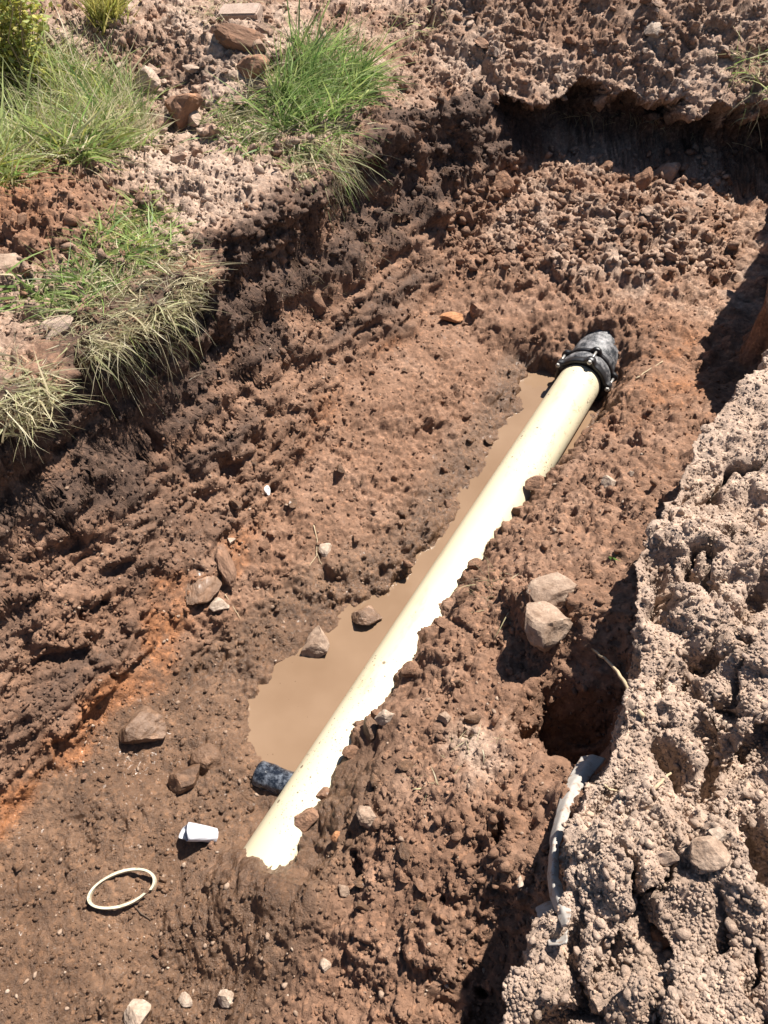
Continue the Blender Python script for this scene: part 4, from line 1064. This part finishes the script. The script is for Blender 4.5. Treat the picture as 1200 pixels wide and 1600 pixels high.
clump('root_mat', 'straw fibres lying by the black pipe stub', [
    ('root_fibres', dict(spots=[(410, 1240), (425, 1235), (440, 1250), (455, 1238)], per=5, lmin=.03, lmax=.08, lean=(-.3, -.3, -.4), leanv=.8, pal=STRAW, width=.0018, seed=21, droop=1.4))], 'roots')
clump('root_mat', 'fine dark and pale roots hanging from the lip of the undercut', [
    ('root_fibres', dict(spots=spots_in([(800, 165), (1000, 175), (1150, 225), (1000, 200)], 40, 22), per=5, lmin=.05, lmax=.16, lean=(0, -.5, -.7), leanv=.4, pal=STRAW[2:3] + [(0.2, 0.15, 0.1)], width=.002, seed=22, droop=1.5))], 'roots')
clump('root_mat', 'broken roots poking out of the dark trench wall', [
    ('root_fibres', dict(spots=spots_in([(250, 600), (420, 420), (600, 300), (640, 360), (480, 520), (340, 640)], 60, 23), per=3, lmin=.03, lmax=.10, lean=(.6, -.4, -.2), leanv=.5, pal=[(0.3, 0.22, 0.14), (0.12, 0.08, 0.05)], width=.002, seed=23, droop=1.2))], 'roots')

# ------------------------------------------------------------------ leafy weed bush
def bush(name, label, px, py, h, rad, nstem, pal, seed, leaf=0.02, lps=60):
    r = random.Random(seed)
    base, _ = at(px, py)
    root = thing(name, label, 'plant', base)
    V, F, C = [], [], []
    sv, sf = [], []
    for k in range(nstem):
        az = r.uniform(0, 6.283); rr = rad * math.sqrt(r.random())
        p0 = Vector((rr * .5 * math.cos(az), rr * .5 * math.sin(az), -0.02)); p1 = Vector((rr * math.cos(az) * 1.2, rr * math.sin(az) * 1.2, h * r.uniform(.6, 1.05)))
        pts = [p0.lerp(p1, q / 5) + Vector((r.gauss(0, .008), r.gauss(0, .008), 0)) for q in range(6)]
        v_, f_ = tube(pts, [0.004 * (1 - .13 * q) for q in range(6)], 5)
        o_ = len(sv); sv += [tuple(q) for q in v_]; sf += [tuple(i + o_ for i in q) for q in f_]
        for l in range(lps):
            q = r.uniform(.25, 1.0)
            p = p0.lerp(p1, q) + Vector((r.gauss(0, .035), r.gauss(0, .035), r.gauss(0, .02)))
            d = Vector((r.gauss(0, 1), r.gauss(0, 1), r.uniform(-.2, .9))).normalized()
            sd_ = d.cross(Vector((r.gauss(0, 1), r.gauss(0, 1), 1))).normalized()
            L = leaf * r.uniform(.6, 1.4); W = L * .32
            o_ = len(V)
            nrm = d.cross(sd_)
            V += [p, p + d * L * .45 + sd_ * W + nrm * W * .3, p + d * L, p + d * L * .45 - sd_ * W + nrm * W * .3]
            F.append((o_, o_ + 1, o_ + 2, o_ + 3))
            c = Vector(r.choice(pal)) * r.uniform(.7, 1.25)
            C += [(*c, 1)] * 4
    me = pydata('foliage', V, F)
    ca = me.color_attributes.new('tint', 'FLOAT_COLOR', 'POINT'); ca.data.foreach_set('color', np.array(C, np.float32).ravel())
    link('foliage', me, GRASS, root, False)
    link('stems', pydata('stems', sv, sf), M['root'], root)
    return root
bush('weed_bush', 'yellow green leafy weed bush rising above the meadow grass', 22, 165, 0.66, 0.22, 60, YELLOW + GREENS[3:], 31, .028, 70)
bush('weed_bush', 'dark green leafy bush behind the dug heap', -40, 60, 0.7, 0.4, 40, GREENS[:3], 32, .03, 60)
bush('weed_bush', 'added dark bush standing in for the shade behind the crumbly heap', 130, -40, 0.5, 0.3, 40, [(0.05, 0.08, 0.025), (0.07, 0.1, 0.03)], 33, .03, 60)  # added near-black bush, stands in for the deep shade behind the mound

# ------------------------------------------------------------------ twigs and roots
def twig(name, pix, rad, m, label, lift=0.01, cat='twig', free=None):
    pts = []
    for i, (px, py) in enumerate(pix):
        l, n_ = at(px, py); pts.append(l + Vector((0, 0, lift)))
    if free:      # a stiff twig: straight between its ends, bowed by the given sag
        a, b = pts[0], pts[-1]; mlen = len(pts) - 1
        pts = [a.lerp(b, i / mlen) + Vector((0, 0, free * math.sin(math.pi * i / mlen))) for i in range(mlen + 1)]
    sm = []
    for i in range(len(pts) - 1):
        for q in range(4): sm.append(pts[i].lerp(pts[i + 1], q / 4) + Vector((random.gauss(0, rad * .25), random.gauss(0, rad * .25), random.gauss(0, rad * .25))))
    sm.append(pts[-1])
    c = sm[0].copy()
    v, f = tube([p - c for p in sm], [rad * (1 - .45 * i / len(sm)) for i in range(len(sm))], 7)
    o = link(name, pydata(name, v, f), M[m]); o.location = c
    return tag(o, label, cat)
twig('twig', [(1003, 1122), (985, 1108), (960, 1085), (940, 1055), (924, 1018)], .0055, 'twig', 'pale bent twig bridging the dark hollow under the heap', .012, free=0.03)
twig('root', [(490, 822), (496, 845), (494, 870), (484, 886)], .0022, 'twig', 'thin pale forked root on the trench floor', .006, 'root')
twig('root', [(494, 862), (500, 878), (506, 888)], .0018, 'twig', 'short side shoot of pale root on the trench floor', .006, 'root')
twig('twig', [(992, 594), (1010, 582), (1035, 566)], .004, 'twig', 'straight dry stick on red soil beyond the coupling', .006)
twig('twig', [(1020, 1235), (1035, 1222), (1048, 1208)], .004, 'twig', 'short stout straw stalk on the dry heap', .008)
twig('twig', [(944, 1231), (950, 1236), (962, 1238)], .003, 'twig', 'tiny pale bent stalk in a shadowed crack of the heap', .01)
twig('root', [(208, 1412), (222, 1428), (236, 1438)], .0028, 'darkroot', 'dark twig under the cream ring', .004, 'root')
twig('root', [(352, 930), (366, 952), (376, 968)], .0018, 'twig', 'single straw lying below the pale stones', .005, 'root')
twig('root', [(668, 40), (678, 20), (690, 2)], .006, 'darkroot', 'dark root sticking out of the end bank', .01, 'root')
twig('root', [(418, 1358), (432, 1348), (448, 1338)], .0018, 'twig', 'straw lying across the buried pipe end', .004, 'root')
twig('twig', [(835, 1600), (850, 1575), (870, 1545)], .003, 'twig', 'long straw on the dry heap above the shaded foot', .006)

# ------------------------------------------------------------------ torn cloth edge sticking out of the heap
def cloth(name, label, rows, lift):
    v = []
    for row in rows:
        for j, (px, py, dz) in enumerate(row):
            l, n_ = at(px, py)
            v.append((l, dz))
    nc_ = len(rows[0]); pts = []
    zi = np.array([v[i * nc_ + nc_ - 1][0].z for i in range(len(rows))]); zfit = np.polyval(np.polyfit(np.arange(len(rows)), zi, 1), np.arange(len(rows)))
    for i in range(len(rows)):
        base = Vector((0, 0, zfit[i]))          # the inner edge, where the heap holds it
        for j in range(nc_):
            px, py, dz = rows[i][j]
            x_, y_ = unproject(px, py, base.z + lift + dz)
            pts.append(Vector((x_, y_, base.z + lift + dz)))
    # refine
    P = np.array([p[:] for p in pts]).reshape(len(rows), nc_, 3)
    def up(a, n, axis):
        m_ = a.shape[axis]; q = np.linspace(0, m_ - 1, n); i0 = np.clip(np.floor(q).astype(int), 0, m_ - 2); w = q - i0
        w = w * w * (3 - 2 * w) * .5 + w * .5
        sh_ = [1, 1, 1]; sh_[axis] = n; w = w.reshape(sh_)
        return np.take(a, i0, axis) * (1 - w) + np.take(a, i0 + 1, axis) * w
    P = up(up(P, 60, 0), 12, 1)
    nz = noise(P[..., 0] * 40, P[..., 1] * 40, P[..., 2] * 40, 9) * 0.0035
    P[..., 2] += nz; P[..., 0] += nz * .6
    V = P.reshape(-1, 3); F = []
    for i in range(59):
        for j in range(11): F.append((i * 12 + j, i * 12 + j + 1, (i + 1) * 12 + j + 1, (i + 1) * 12 + j))
    c = V.mean(0)
    o = link(name, pydata(name, V - c, F), M['cloth']); o.location = c
    md = o.modifiers.new('thickness', 'SOLIDIFY'); md.thickness = 0.003
    return tag(o, label, 'cloth')
cloth('sack_cloth', 'dusty white torn sack cloth sticking out of the heap edge', [
    [(908, 1184, -.005), (926, 1180, .006), (946, 1186, .0)],
    [(884, 1225, -.01), (898, 1222, .008), (910, 1230, .0)],
    [(870, 1270, -.02), (880, 1268, .006), (889, 1272, .0)],
    [(860, 1320, -.02), (866, 1318, .008), (873, 1322, .0)],
    [(857, 1370, -.02), (863, 1368, .010), (871, 1372, .0)],
    [(862, 1405, -.02), (872, 1404, .012), (884, 1402, .0)],
    [(872, 1430, -.02), (882, 1430, .010), (892, 1426, .0)],
    [(878, 1450, -.01), (886, 1446, .008), (890, 1440, .0)]], 0.028)
cloth('sack_cloth', 'dusty flap of white sack cloth folded at the heap foot', [
    [(838, 1420, -.03), (852, 1412, -.02), (868, 1408, -.015)],
    [(842, 1440, -.02), (862, 1440, -.01), (880, 1440, -.005)],
    [(852, 1462, -.02), (872, 1462, -.01), (888, 1455, 0)],
    [(858, 1478, -.02), (874, 1478, -.01), (886, 1474, 0)]], 0.03)
